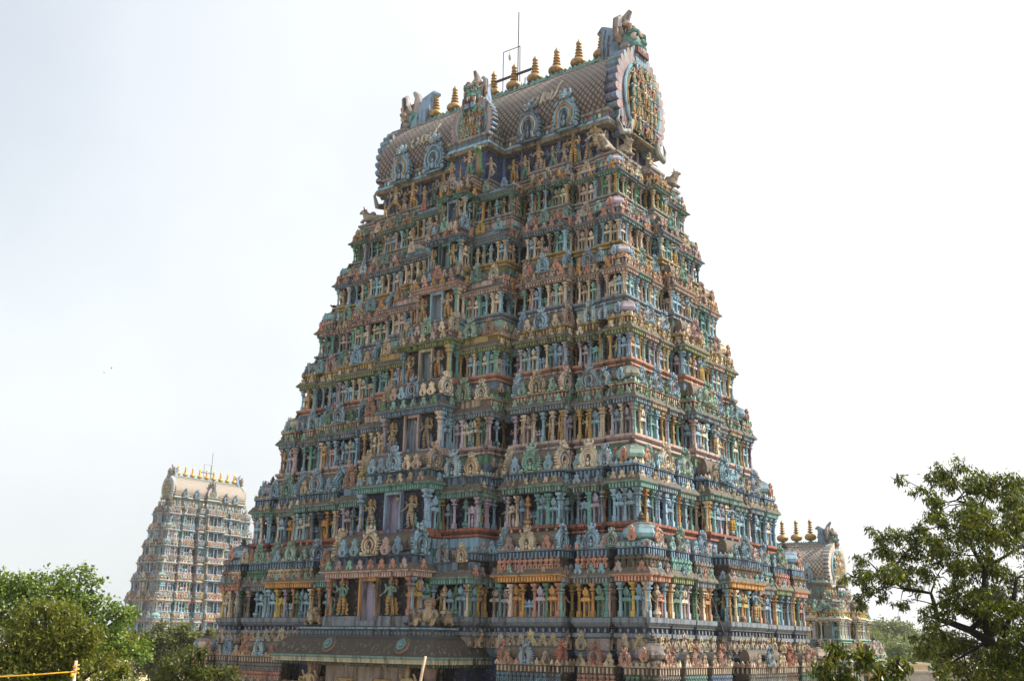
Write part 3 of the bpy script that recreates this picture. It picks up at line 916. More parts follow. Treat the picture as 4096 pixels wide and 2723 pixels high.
        for px, py, q in along((x, y, rz, L + .1, k), .30):
            px, py = off(px, py, rz, .05)
            B.stamp(CREST, T(px, py, zt + mini + hb * .24, rz + rg.uniform(-.2, .2), 1, 1, rg.uniform(.75, 1.15)), jit(P[rg.choice(kc)], .2))
        if mini and k in ('corner', 'mid', 'mid2', 'bay'):
            rows = 2 if mini > .8 else 1
            for w_ in range(rows):
                cm = jit(P[rg.choice(['green', 'salmon', 'steel', 'tan', 'teal', 'brown', 'grey'])])
                wd_ = .80 if rows == 2 else 1.05
                for px, py, q in along((x, y, rz, L, k), wd_):
                    px, py = off(px, py, rz, .06 - .14 * w_)
                    X.put('mini', 'miniature_shrine_row', T(px, py, zt - .02 + w_ * mini * .5, rz, min(wd_, L / 1.02) * rg.uniform(.9, 1), .8, mini / rows * 1.22), jit(cm))
        zz = zb + hb * .25
        gh = hb * .62
        gk = 'gable_' + rg.choice(['teal', 'orange', 'cream', 'red', 'blue'])
        gc = jit(P[rg.choice(pal['gable'])])
        cx, cy = off(x, y, rz, -d * .5)
        fx, fy = off(x, y, rz, .02)
        if k == 'corner':
            if rz == 0:
                sx = 1 if x > 0 else -1
                wd = min(1.75, L * 1.05, hb * .98)
                X.put('dome' if rg.random() < .5 else 'dome2', 'dome', T(sx * (a + .06 - wd * .47), -(b + .06 - wd * .47), zb + hb * .08, 0, wd, wd, wd * 1.05), jit(P[rg.choice(['mint', 'cream', 'sky', 'lilac', 'grey'])]))
                X.put(gk, 'horseshoe_gable', T(sx * (a - wd * 1.15), fy, zz, rz, gh * .85), gc)
            else:
                X.put(gk, 'horseshoe_gable', T(fx, y + L * .15, zz, rz, gh * .80), gc) if y < 0 else None
                if y > 0:
                    wd = min(1.75, hb * .98)
                    X.put('dome', 'dome', T(a + .06 - wd * .47, b + .06 - wd * .47, zb + hb * .08, 0, wd, wd, wd * 1.05), jit(P[rg.choice(['mint', 'cream', 'sky'])]))
        elif k in ('mid', 'mid2'):
            X.put(gk, 'horseshoe_gable', T(fx, fy, zz, rz, gh * 1.12), gc)
            X.put('vault', 'gable_vault', T(fx, fy, zz, rz, gh * 1.05, max(.3, d * .9), gh * 1.0), jit(P['grey']))
            for t in (-.40, .40):
                px, py = fx + t * L * math.cos(rz), fy + t * L * math.sin(rz)
                X.put('leaf', 'leaf_gable', T(px, py, zz, rz, gh * .62), jit(P[rg.choice(kc)]))
        elif k == 'bay':
            Lh = L * .86
            key = 'hall' if rz == 0 else 'hall_short'
            M = T(cx, cy, zb + hb * .10, rz, Lh / (2.4 if rz == 0 else 1.5), max(.8, d * 1.1), hb * .78)
            X.put(key, 'barrel_roof', M, jit(P[rg.choice(['ochre', 'tan', 'pink', 'steel'])]))
            f2x, f2y = off(x, y, rz, .12)
            X.put(gk, 'horseshoe_gable', T(f2x, f2y, zz - hb * .02, rz, gh * 1.15), gc)
            for t in (-.30, .30):
                px, py = f2x + t * L * math.cos(rz), f2y + t * L * math.sin(rz)
                X.put('leaf', 'leaf_gable', T(px, py, zz, rz, gh * .66), jit(P[rg.choice(kc)]))
            if rz == 0:
                X.put('gable_' + rg.choice(['teal', 'red', 'blue']), 'horseshoe_gable', T(cx + Lh / 2 + .10, cy, zz - hb * .02, math.pi / 2, gh * 1.2), jit(P[rg.choice(pal['gable'])]))
                X.put('gable_blue', 'horseshoe_gable', T(cx - Lh / 2 - .10, cy, zz - hb * .02, -math.pi / 2, gh * 1.2), jit(P[rg.choice(pal['gable'])]))
        elif k == 'gap':
            for px, py, q in along((x, y, rz, L, k), .62):
                px, py = off(px, py, rz, .05)
                X.put('leaf', 'leaf_gable', T(px, py, zz - hb * .02, rz, gh * .66), jit(P[rg.choice(kc)]))
        elif k == 'corner_left':
            X.put(gk, 'horseshoe_gable', T(fx, y, zz, rz, gh), gc)
    if not st.get('no_centre'):
        # hall over the doorway and the gables over its stepped flanks
        ztc = zcc + cr; hbc = (zn - ztc) * .93
        d = pc + st['depth'] - st['pcn'] - .05
        X.put('hall', 'barrel_roof', T(0, yf + d * .55, ztc + .0, 0, 2 * cc_ * .92 / 2.4, max(.9, d * .9), hbc * 1.05), jit(P[rg.choice(['steel', 'ochre', 'pink', 'salmon'])]))
        X.put('gable_' + rg.choice(['orange', 'red', 'teal']), 'horseshoe_gable', T(0, yf + .02, ztc + hbc * .26, 0, hbc * .86), jit(P[rg.choice(['salmon', 'mint', 'sky', 'cream'])]))
        X.put('gable_blue', 'horseshoe_gable', T(cc_ * .92 + .1, yf + d * .5, ztc + hbc * .26, math.pi / 2, hbc * .9), jit(P[rg.choice(['sky', 'cream', 'tan'])]))
        X.put('gable_red', 'horseshoe_gable', T(-cc_ * .92 - .1, yf + d * .5, ztc + hbc * .26, -math.pi / 2, hbc * .9), jit(P['tan']))
        for t in (-.66, -.38, .38, .66):
            X.put('leaf', 'leaf_gable', T(t * cc_, yf - .02, ztc + hbc * .26, 0, hbc * .52), jit(P[rg.choice(['pink', 'sky', 'cream'])]))
        ys = -(b + st.get('ps', 1.1)) + .02
        wsub = st['s'] - cc_
        for sg in (-1, 1):
            B.box(*sorted((sg * (cc_ + .02), sg * st['s'])), ys, ys + .9, zt, zt + hb * .24, bandcol)
            X.put('gable_' + rg.choice(['orange', 'teal', 'cream']), 'horseshoe_gable', T(sg * (cc_ + wsub * .30), ys - .06, zt + hb * .24, 0, gh * 1.15), jit(P[rg.choice(['cream', 'sky', 'mint', 'yellow'])]))
            X.put('gable_' + rg.choice(['orange', 'teal', 'blue']), 'horseshoe_gable', T(sg * (cc_ + wsub * .80), ys - .06, zt + hb * .24, 0, gh * .95), jit(P[rg.choice(['cream', 'sky', 'salmon'])]))
            X.put('vault', 'gable_vault', T(sg * (cc_ + wsub * .35), ys, zt + hb * .24, 0, gh * 1.05, .8, gh), jit(P['grey']))
    o = X.done(jit(pal['frieze'], .05), pal.get('label'))
    if st.get('mirror'): flip_x(C)
    obj('cornice', C.mesh('cornice', mat), o, None, pal['cornice'])
    return o

def pal(cornice, kudu, ledge, frieze, frieze_kudu, wall, door, jamb, cols, gable, hara, roofband=(.13, .11, .085), **kw):
    g = lambda c: P[c] if isinstance(c, str) else c
    d = dict(cornice=g(cornice), kudu=kudu, ledge=g(ledge), frieze=g(frieze), frieze_kudu=frieze_kudu, wall=g(wall), door=g(door), jamb=g(jamb),
             cols=cols, gable=gable, hara=hara, roofband=roofband)
    if 'by_kind' in kw: kw['by_kind'] = {k: g(v) for k, v in kw['by_kind'].items()}
    d.update(kw)
    return d

C1 = ['sky', 'sky', 'cream', 'pink', 'teal', 'steel', 'ochre', 'salmon', 'lilac']
PALS = [
    pal('teal', ['tan', 'cream', 'salmon'], 'steel', 'lilac', ['tan'], (.06, .06, .07), 'lilac', 'ochre', ['salmon', 'teal', 'ochre', 'green'], ['salmon', 'sky', 'salmon', 'red'], 'tan'),
    pal('steel', ['sky', 'pink', 'mint', 'salmon'], 'slate', (.36, .30, .27), ['tan', 'gold', 'tan'], (.05, .05, .06), (.46, .42, .55), 'orange',
        ['sky', 'sky', 'yellow', 'orange', 'lilac', 'sky', 'salmon', 'green', 'teal', 'cream'], ['sky', 'cream', 'sky', 'mint'], 'steel', (.13, .11, .085),
        by_kind=dict(corner='salmon', corner_left='salmon', bay='orange', mid2='olive', sub='teal', centre='pink')),
    pal('teal', ['tan', 'cream', 'tan', 'sky'], 'red', 'sky', ['lilac', 'pink'], (.07, .09, .20), (.40, .38, .54), 'sky',
        ['sky', 'sky', 'sky', 'cream', 'lilac', 'orange', 'steel', 'teal', 'sky'], ['sky', 'sky', 'mint', 'cream'], 'steel', (.13, .11, .085)),
    pal('steel', ['mint', 'green', 'mint'], 'pink', 'green', ['pink', 'salmon'], (.10, .13, .18), (.40, .48, .58), 'pink',
        ['cream', 'sky', 'teal', 'cream', 'sky', 'ochre', 'lilac', 'pink'], ['sky', 'sky', 'cream', 'mint'], 'tan', (.13, .11, .085)),
    pal('olive', ['tan', 'cream', 'tan'], 'salmon', 'steel', ['tan'], (.22, .20, .22), (.38, .45, .52), 'cream',
        ['cream', 'sky', 'lilac', 'mint', 'sky', 'teal', 'ochre', 'sky'], ['sky', 'pink', 'sky', 'teal'], 'ochre', (.13, .11, .085)),
    pal('pink', ['orange', 'tan', 'salmon'], 'slate', 'mint', ['cream', 'tan'], (.22, .20, .19), (.34, .41, .48), 'sky',
        ['cream', 'pink', 'teal', 'sky', 'sky', 'cream', 'mint'], ['mint', 'sky', 'sky', 'pink'], 'pink', (.13, .11, .085)),
    pal('steel', ['salmon', 'pink', 'salmon'], 'ochre', 'olive', ['mint', 'green'], (.09, .20, .24), (.30, .44, .52), 'teal',
        ['pink', 'cream', 'sky', 'teal', 'sky', 'cream', 'tan'], ['cream', 'sky', 'teal', 'cream'], 'steel', (.13, .11, .085)),
    pal('teal', ['orange', 'tan', 'orange'], 'grey', 'pink', ['sky', 'sky', 'teal'], (.20, .20, .22), (.27, .38, .52), 'sky',
        ['sky', 'pink', 'cream', 'tan', 'green', 'sky', 'ochre'], ['sky', 'teal', 'cream', 'mint'], 'steel', (.13, .11, .085)),
]

# ------------------------------------------------------------------ barrel roof with its gables, finials and crest
def end_gable_mb(figs=True, seed=1, pale=False):
    """great horseshoe gable, facing -y: flame petals all round, figures inside; unit radius, petals 0.3 deep"""
    m = MB(); rg = random.Random(seed)
    K = 29
    for k in range(K):
        a = R(-50 + 280 * k / (K - 1)); wd = R(280 / (K - 1)) * .50
        pts = [(.64, a - wd * .97), (.93, a - wd * .97), (1.005, a - wd * .62), (1.035, a - wd * .1), (1.02, a + wd * .45), (.95, a + wd * .97), (.64, a + wd * .97)]
        f = jit((.36, .26, .24)) if k % 2 else jit((.28, .29, .33))
        sd = jit((.20, .29, .40), .25)
        if pale: f, sd = jit((.50, .44, .38)), jit((.46, .48, .48))
        m.prism([(r * math.cos(t), r * math.sin(t)) for r, t in pts], -.02, .30, f, sd)
    for rad, th, c in ((.72, .035, P['sky']), (.66, .028, P['teal']), (.60, .02, P['orange'])):
        path = [(rad * math.cos(R(-50 + 280 * k / 26)), -.05, rad * math.sin(R(-50 + 280 * k / 26))) for k in range(27)]
        m.tube(path, th, 6, c)
    m.prism([(.66 * math.cos(R(a)), .66 * math.sin(R(a))) for a in range(-50, 231, 14)], .02, .28, (.20, .24, .25) if not pale else (.45, .45, .38))
    for s in (-1, 1):
        m.tube([(s * .46, -.05, -.52), (s * .60, -.06, -.78), (s * .86, -.05, -.84), (s * .98, -.03, -.66), (s * .90, -.03, -.52)], [.07, .075, .06, .035, .012], 8, (.34, .36, .34))
    if figs:
        for row, (zz, n, hh) in enumerate(((-.70, 6, .46), (-.38, 7, .42), (-.10, 7, .40), (.16, 6, .38), (.38, 4, .34))):
            wv = .50 * math.sqrt(max(.1, 1 - (zz + .15) ** 2)) if zz > 0 else .50
            m.box(-wv - .06, wv + .06, -.05, .03, zz - .03, zz, jit(P['teal']) if row % 2 else jit(P['tan']))
            for i in range(n):
                x = -wv + 2 * wv * (i + .5) / n
                m.stamp(LIB['fig_' + rg.choice('abc')][0], T(x, -.06 - .05 * rg.random(), zz, 0, hh * 1.75, hh * 1.5, hh), jit(rg.choice([P['gold'], P['gold'], P['cream'], P['tan'], P['sky'], P['gold']]), .2))
        m.stamp(LIB['fig_a'][0], T(0, -.14, -.20, 0, .62, .5, .50), P['cream'])
        for k in range(40):
            a_, r_ = rg.uniform(0, 6.28), .58 * rg.random() ** .5
            m.ball((r_ * math.cos(a_), -.04, r_ * math.sin(a_)), (.03, .04, .04), jit(rg.choice([P['gold'], P['teal'], P['sky'], P['salmon'], P['tan']]), .2), 6, 4)
    return m

def crest_head_mb():
    """lion face with its curled mane leaves rising behind"""
    m = lion_head_mb()
    m.tube([(0, .20, -.2), (0, .34, .2), (0, .48, .55), (0, .50, .85), (0, .70, 1.02), (0, .82, .95)], [.34, .32, .26, .20, .10, .05], 10, (.22, .33, .46))
    m.tube([(0, .12, .55), (0, .18, .85), (0, .10, 1.1), (0, -.04, 1.28)], [.20, .17, .10, .05], 8, (.36, .32, .31))
    for s in (-1, 1):
        m.prism([(.16, .0), (.40, .2), (.62, .55), (.95, .72), (.60, .78), (.34, .62), (.20, .42)], -.03, .03, (.24, .36, .48)) if False else None
    return m

def barrel_section(bw, z0, zr):
    h = zr - z0
    return [(bw * f, z0 + h * g) for f, g in ((1.0, 0), (1.09, .10), (1.12, .22), (1.08, .36), (.97, .50), (.80, .64), (.60, .77), (.38, .88), (.18, .95), (.10, .97))]

def barrel_mesh(name, sec, x0, x1, mat, axis='x'):
    pts = [(-y, z) for y, z in sec] + [(y, z) for y, z in sec[::-1]]
    arc = [0]
    for i in range(1, len(pts)): arc.append(arc[-1] + math.dist(pts[i], pts[i - 1]))
    n = 14
    v = []; uvv = []; f = []
    for i in range(n + 1):
        x = x0 + (x1 - x0) * i / n
        for (y, z), s in zip(pts, arc):
            v.append((x, y, z) if axis == 'x' else (y, x, z)); uvv.append((x, s))
    q = len(pts)
    for i in range(n):
        for k in range(q - 1):
            a = i * q + k
            f.append([a, a + q, a + q + 1, a + 1][::-1] if axis == 'x' else [a, a + q, a + q + 1, a + 1])
    me = bpy.data.meshes.new(name); me.from_pydata(v, [], f)
    uv = me.uv_layers.new(name='tiles')
    li = np.empty(len(me.loops), dtype=np.int32); me.loops.foreach_get('vertex_index', li)
    uv.data.foreach_set('uv', np.array(uvv, dtype=np.float32)[li].ravel())
    me.polygons.foreach_set('use_smooth', [True] * len(me.polygons))
    me.materials.append(mat)
    return me

def rect_ring(x0, x1, y0, y1):
    return lambda o: [(x0 - o, y0 - o, '*'), (x1 + o, y0 - o, '*'), (x1 + o, y1 + o, '*'), (x0 - o, y1 + o, '*')]

def build_roof(root, a, b, z, zr, fins, detail, mat, mgold, seed, pcn, cn, pipe_ring=P['teal'], letters=True, fscale=1.0, pale=False):
    H = zr - z; k = H / 9.02
    bw = b * .84; xl = a - .95 * k
    zw, ze = z + .26 * H, z + .385 * H
    rg = random.Random(seed)
    NV = (.30, .36, .34) if pale else P['navy']
    # wall of the crown storey
    m = MB()
    sweep(m, rect_ring(-xl + .5, xl - .5, -bw + .25, bw - .25), [(0, z - .3, NV), (0, z, NV), (0, zw, NV if pale else (.03, .05, .13))])
    sweep(m, rect_ring(-cn, cn, -(b + pcn) + .9, 0), [(0, z, NV), (0, zw, NV if pale else (.06, .10, .22))])
    for i in range(13):
        x = -xl + .8 + (2 * xl - 1.6) * i / 12
        m.box(x - .10, x + .10, -bw + .12, -bw + .3, z, zw, (.16, .25, .44))
    for i in range(5):
        y = -bw + .6 + (2 * bw - 1.2) * i / 4
        m.box(xl - .55, xl - .38, y - .12, y + .12, z, zw, jit((.45, .42, .36)))
    m.box(-.28, .28, -(b + pcn) + .86, -(b + pcn) + .95, z + .1, zw - .3, (.14, .20, .30))
    wall = obj('crown_wall', m.mesh('crown_wall', mat), root, None, P['blue'])
    # eaves and barrel
    m = MB()
    bands = [(-.3, zw - .02, P['dark']), (.25, zw, P['cream'] if pale else P['grey']), (.32, zw + .05 * H * .5, (.22, .18, .13)), (.22, zw + .035 * H, P['cream'] if pale else P['steel']), (.14, zw + .06 * H, P['mint'] if pale else P['sky']),
             (.10, zw + .062 * H, P['teal']), (.10, zw + .10 * H, (.10, .16, .22)), (.22, zw + .105 * H, P['grey']), (.22, ze, P['grey']), (.02, ze + .02, P['brown'])]
    sweep(m, rect_ring(-xl, xl, -bw, bw), bands)
    sweep(m, rect_ring(-cn - .25 * k, cn + .25 * k, -(b + pcn) + .75, 0), [(o, zz + .006, c) for o, zz, c in bands])
    for e in ((0, -bw - .11, 0, 2 * xl, ''), (xl + .11, 0, math.pi / 2, 2 * bw, ''), (cn + .25 * k + .11, -(b + pcn) / 2 - .8, math.pi / 2, 1.6, '')):
        for j, (x, y, rz) in enumerate(along(e, .34 * k)):
            m.stamp(DENT, T(x, y, zw + .066 * H, rz, .18 * k, .03, .03 * H), (P['red'], P['teal'], P['cream'])[j % 3])
    sec = barrel_section(bw, ze, zr)
    # ridge: bead course, band and leaf cresting
    m.box(-xl, xl, -sec[-1][0] - .16, sec[-1][0] + .16, sec[-1][1] - .05, zr - .06, P['slate'])
    for j in range(int(2 * xl / (.40 * k))):
        x = -xl + .2 + j * .40 * k
        m.ball((x, -sec[-1][0] - .22, sec[-1][1] - .02), (.17 * k, .07, .07), (.48, .42, .38), 6, 4)
        m.stamp(leaf_plate(.30 * k, .42 * k, .05), T(x, -sec[-1][0] - .08, zr - .12), jit(pipe_ring))
        m.stamp(leaf_plate(.30 * k, .42 * k, .05), T(x, sec[-1][0] + .08, zr - .12), jit(pipe_ring))
    n0 = sec[7]
    m.tube([(-xl, -n0[0] - .03, n0[1] + .02), (xl, -n0[0] - .03, n0[1] + .02)], .06, 6, (.36, .34, .28))
    m.tube([(-xl, -sec[0][0] - .05, ze + .05), (xl, -sec[0][0] - .05, ze + .05)], .08, 6, (.40, .32, .18))
    roof = obj('roof', m.mesh('roof_eaves', mat), root, None, P['tan'])
    obj('tiled_barrel', barrel_mesh('tiled_barrel', sec, -xl, xl, M_TILEP if pale else M_TILE), roof)
    # cross vault over the middle
    fr = 1.72 * k
    yv = -(b + pcn) + 1.15
    sec2 = barrel_section(fr * .84, ze, z + .70 * H)
    obj('cross_vault', barrel_mesh('cross_vault', sec2, yv, -.5, M_TILEG, 'y'), roof)
    # gables
    GK = 'end_gable_pale' if pale else 'end_gable'
    lib(GK, lambda: end_gable_mb(True, 3, pale))
    lib('crest_head', crest_head_mb)
    rz_ = (zr - z) * .415
    zc = z + .555 * H
    gw = bw * .98
    for sx in (1, -1):
        g = obj('end_gable', lib_mesh(GK), roof, T(sx * (xl + .62 * k), 0, zc, sx * math.pi / 2, gw * 1.02, 3.1 * k, rz_), P['sky'])
        hs = 3.0 * k
        obj('lion_head', lib_mesh('crest_head'), g).matrix_parent_inverse = Matrix()
        hd = [o for o in g.children][0]
        hd.matrix_basis = g.matrix_basis.inverted() @ T(sx * (xl - .15 * k), 0, zr - .075 * H, sx * math.pi / 2, hs * 1.1, hs * 1.0, hs)
        hd.color = (*P['teal'], 1)
    g = obj('front_gable', lib_mesh(GK), roof, T(0, -(b + pcn) + .95, z + .51 * H, 0, fr * 1.05, 1.7 * k, 2.0 * k), P['sky'])
    hd = obj('lion_head', lib_mesh('crest_head'), g, None, P['teal'])
    hd.matrix_basis = g.matrix_basis.inverted() @ T(0, -(b + pcn) + 1.15, z + .665 * H, 0, 2.15 * k)
    for x, kk, c in ((-.68, 'gable_orange', 'sky'), (-.385, 'gable_blue', 'sky'), (.385, 'gable_cream', 'steel'), (.65, 'gable_orange', 'sky')):
        obj('small_gable', lib_mesh(kk), roof, T(x * a, -bw - .55 * k, zw + .03 * H, 0, 2.3 * k, 2.4 * k, 2.85 * k), P[c])
        vt = obj('gable_vault', lib_mesh('vault'), roof, T(x * a, -bw - .50 * k, zw + .06 * H, 0, 1.8 * k, 1.6 * k, 1.8 * k), P['grey'])
    fm = finial_mb().mesh('finial', mgold, True)
    for x in fins:
        obj('finial', fm, roof, T(x, 0, zr + .02, 0, fscale * 1.14, fscale * 1.14, fscale * 1.08))
    if letters:
        # two cream inscriptions raised on the tiles
        arc = [0]
        for i in range(1, len(sec)): arc.append(arc[-1] + math.dist(sec[i], sec[i - 1]))
        def on(x, zz):
            for i in range(len(sec) - 1):
                if sec[i][1] <= zz <= sec[i + 1][1]:
                    t = (zz - sec[i][1]) / (sec[i + 1][1] - sec[i][1])
                    return (x, -(sec[i][0] + t * (sec[i + 1][0] - sec[i][0])) - .03, zz)
            return (x, -sec[0][0], zz)
        for x0 in (4.55, -6.12):
            q = MB(); zb = z + .573 * H
            sc_ = .95 * k
            st = [[(.40 * math.cos(R(t)) * .8, .42 + .42 * math.sin(R(t))) for t in range(0, 361, 30)],
                  [(.62, .0), (.66, .5), (.66, 1.05)],
                  [(.80, .95), (.80, .30), (1.0, .10), (1.18, .30), (1.18, .75), (1.02, .90), (.98, .62), (1.18, .45), (1.40, .18), (1.62, .12), (1.80, .32), (1.86, .8), (1.84, 1.35), (1.95, 1.75)],
                  [(1.42, .20), (1.46, .60), (1.44, .95)]]
            for line in st:
                q.tube([on(x0 - .3 + u * sc_, zb + vv * sc_) for u, vv in line], .11 * k, 5, (.46, .42, .35))
            obj('inscription', q.mesh('inscription', mat), roof, None, P['cream'])
    return roof

# ------------------------------------------------------------------ the near tower
TH = R(-37.2074)
near = obj('temple_tower', None, None, Matrix.Translation((-.1557, 70, 0)) @ Matrix.Rotation(TH, 4, 'Z'))
tag(near, 'huge stepped temple tower of painted stucco filling the middle of the photo', 'temple tower')
MN = near.matrix_basis.copy()
A = [17.05, 15.90, 14.763, 13.898, 13.216, 12.536, 11.786, 11.217, 10.796]
Bh = [10.75, 9.557, 8.397, 7.26, 6.40, 5.719, 5.012, 4.236, 3.716]
Z = [v + CAMZ for v in (-4.95, 1.392, 6.149, 10.884, 15.328, 19.273, 22.889, 26.333, 29.379)]
CH = [1.65, 1.65, 1.65, 1.64, 1.38, 1.33, 1.33, 1.27]
CCH = [1.65, 2.0, 2.15, 2.1, 1.95, 1.9, 1.68, 1.45]
CW = [5.2, 3.12, 2.62, 2.27, 1.90, 1.66, 1.36, 1.04]
PC = [2.9, 2.8, 2.35, 2.2, 2.05, 1.9, 2.05, 2.2]
DH = [.6, .62, .56, .50, .45, .42, .38, .34]
below = 2.2
for i in range(8):
    if i == 1: below = 3.65
    r = Z[i + 1] - Z[i] - CH[i]
    st = dict(a=A[i], b=Bh[i], z=Z[i], c=CH[i], zn=Z[i + 1], below=below, s=max(CW[i] * 1.60, .36 * A[i] if i else 0), cc=CW[i], pc=PC[i], dh=DH[i], ch=CCH[i],
              depth=Bh[i] - Bh[i + 1], depth_x=A[i] - A[i + 1], pcn=PC[i + 1] if i < 7 else 1.9, no_centre=(i == 0), ps=(.2 if i == 0 else 1.1), fine=(0 < i < 4), hk=(.545 if i == 0 else (.80 if i >= 6 else .92)), plinth=((.49, .55, .57, .74) if i == 1 else (.42, .56, .58, .80)),
              mini=(.95 if i == 0 else (.55 if i == 1 else 0)))
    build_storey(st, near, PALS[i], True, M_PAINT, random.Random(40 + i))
    below = r - max(.42, .24 * r) + .12
# ledge of the crown storey
m = MB()
a8, b8, z8 = A[8], Bh[8], Z[8]
S8 = std_sides(a8, b8, 1.75, 1.1)
prf = [(-.1, z8 - below, (.30, .20, .16)), (-.1, z8 - .75, (.30, .20, .16)), (.0, z8 - .74, P['orange']), (.02, z8 - .55, P['orange']), (.10, z8 - .53, P['sky']), (.12, z8 - .40, P['pink']),
       (.20, z8 - .38, P['pink']), (.20, z8 - .24, P['pink']), (.30, z8 - .20, P['grey']), (.32, z8 - .05, P['grey']), (.25, z8, P['grey'])]
sweep(m, lambda o: outline(S8, a8, b8, o), prf, True, P['brown'])
sweep(m, rect_ring(-1.25, 1.25, -(b8 + 2.2), 0), [(o, zz + .01, c) for o, zz, c in prf], True, P['brown'])
rg8 = random.Random(5)
ledge = obj('crown_ledge', m.mesh('crown_ledge', M_PAINT), near, None, P['pink'])
for e in walk(S8, a8, b8, .02):
    if e[3] < .3 or (e[4] == 'sub' and e[2] == 0): continue
    for j, (x, y, rz) in enumerate(along(e, .95)):
        if j % 4 == 2: obj('horseshoe_gable', lib_mesh('gable_teal'), ledge, T(*off(x, y, rz, .16), z8 - 1.25, rz, .95), jit(P['mint']))
        else: obj('leaf_gable', lib_mesh('leaf'), ledge, T(*off(x, y, rz, .12), z8 - 1.2, rz, .72), jit(P['sky']))
build_roof(near, a8, b8, z8, 50.40, [-7.53 + 1.8775 * i for i in range(9)], True, M_PAINT, M_GOLD, 11, 1.9, 1.35)

# stone base of the tower, down to the ground
m = MB()
S0 = std_sides(17.4, 11.1, 7.2, .6)
sweep(m, lambda o: outline(S0, 17.4, 11.1, o), [(.5, 0, None), (.5, .6, None), (.3, .7, None), (.3, 1.3, None), (.1, 1.5, None), (0, 1.6, None), (0, 5.4, None), (.3, 5.7, None),
                                               (.35, 6.0, None), (.1, 6.3, None), (.1, 6.8, None)])
for e in walk(S0, 17.4, 11.1, 0):
    for x, y, rz in along(e, 1.6, .3): m.stamp(el_column(2), T(*off(x, y, rz, .05), 1.6, rz, 2.2, 2.2, 3.8))
obj('stone_base', m.mesh('stone_base', M_GRANITE), near)

# porch over the gateway
m = MB()
pr = rect_ring(-4.95, 4.95, -12.55, -8.6)
sweep(m, pr, [(-.05, 11.2, P['slate']), (.0, 12.30, P['slate']), (.0, 12.34, P['sky']), (-.02, 12.36, (.10, .15, .20)), (-.02, 12.62, (.10, .15, .20)), (.02, 12.64, P['sky']),
              (.14, 12.70, P['steel']), (.14, 12.78, P['sky']), (.04, 12.84, P['steel'])], True, P['brown'])
for e in ((0, -12.53, 0, 9.8, ''), (4.93, -10.7, math.pi / 2, 3.5, '')):
    for x, y, rz in along(e, .27):
        m.stamp(MB().lathe([(.09, 0), (.09, .03)], 10), Matrix.Translation((*off(x, y, rz, .012), 12.49)) @ Matrix.Rotation(rz, 4, 'Z') @ Matrix.Rotation(R(90), 4, 'X'), (.42, .40, .38))
        m.stamp(MB().lathe([(.05, 0), (.05, .05)], 8), Matrix.Translation((*off(x, y, rz, .016), 12.49)) @ Matrix.Rotation(rz, 4, 'Z') @ Matrix.Rotation(R(90), 4, 'X'), (.16, .22, .27))
porch = obj('porch', m.mesh('porch_parapet', M_PAINT), near, None, P['steel'])
m = MB()
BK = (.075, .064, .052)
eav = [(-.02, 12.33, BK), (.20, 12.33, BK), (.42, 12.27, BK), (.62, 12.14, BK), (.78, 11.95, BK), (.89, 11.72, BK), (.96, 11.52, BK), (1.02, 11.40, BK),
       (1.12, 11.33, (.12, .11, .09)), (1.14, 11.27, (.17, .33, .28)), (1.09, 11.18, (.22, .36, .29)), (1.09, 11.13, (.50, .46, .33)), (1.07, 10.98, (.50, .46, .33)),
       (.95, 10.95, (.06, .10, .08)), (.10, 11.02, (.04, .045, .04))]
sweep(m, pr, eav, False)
for e in ((0, -13.60, 0, 11.9, ''), (6.02, -10.9, math.pi / 2, 5.2, '')):
    for x, y, rz in along(e, .2):
        m.stamp(leaf_plate(.13, .16, .03), T(x, y, 10.97, rz), (.56, .52, .36))
        m.stamp(MB().lathe([(.02, -.16), (.05, -.08), (.03, 0)], 6), T(*off(x, y, rz, -.16), 10.97), (.12, .20, .12))
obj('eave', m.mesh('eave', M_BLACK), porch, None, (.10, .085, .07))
for x in (-1.75, 3.6):
    m = MB()
    m.lathe([(.52, 0), (.56, .05), (.50, .10), (.36, .11), (.34, .16), (.20, .17), (.18, .22), (.02, .24)], 16, (0, 0, 0), None, None, [(.30, .15, .09), (.30, .15, .09), (.10, .10, .09), (.10, .09, .08), (.14, .30, .30), (.08, .12, .14), (.14, .30, .30), (.14, .30, .30)])
    obj('medallion', m.mesh('medallion', M_PAINT), porch, Matrix.Translation((x, -13.30, 11.86)) @ Matrix.Rotation(R(60), 4, 'X') @ Matrix.Diagonal((.9, .9, 1, 1)), P['brown'])
pm = MB()
pm.box(-.42, .42, -.42, .42, 0, 1.0).lathe([(.40, 1.0), (.34, 1.1), (.34, 7.6), (.44, 7.7), (.44, 7.9), (.34, 8.0), (.36, 9.2)], 8)
pm.lathe([(.36, 9.2), (.50, 9.4), (.48, 9.6), (.36, 9.75)], 12, (0, 0, 0), (.30, .36, .22))
pm.lathe([(.42, 9.75), (.78, 9.95), (.80, 10.02)], 12, (0, 0, 0), (.48, .36, .34)); pm.box(-.74, .74, -.74, .74, 10.02, 10.14, (.50, .36, .12))
pm.lathe([(.40, 10.14), (.50, 10.6), (.62, 11.0)], 8, (0, 0, 0), (.46, .33, .30))
pmesh = pm.mesh('pillar', M_BLACK)
for x in (-4.3, -1.35, 1.35, 4.3):
    obj('pillar', pmesh, porch, T(x, -11.9, 0, 0, .8, .8, 1), P['brown'])
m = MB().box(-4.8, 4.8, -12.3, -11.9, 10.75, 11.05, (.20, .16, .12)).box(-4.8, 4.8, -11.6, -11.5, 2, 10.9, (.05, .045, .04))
obj('porch_wall', m.mesh('porch_wall', M_PAINT), porch, None, P['brown'])
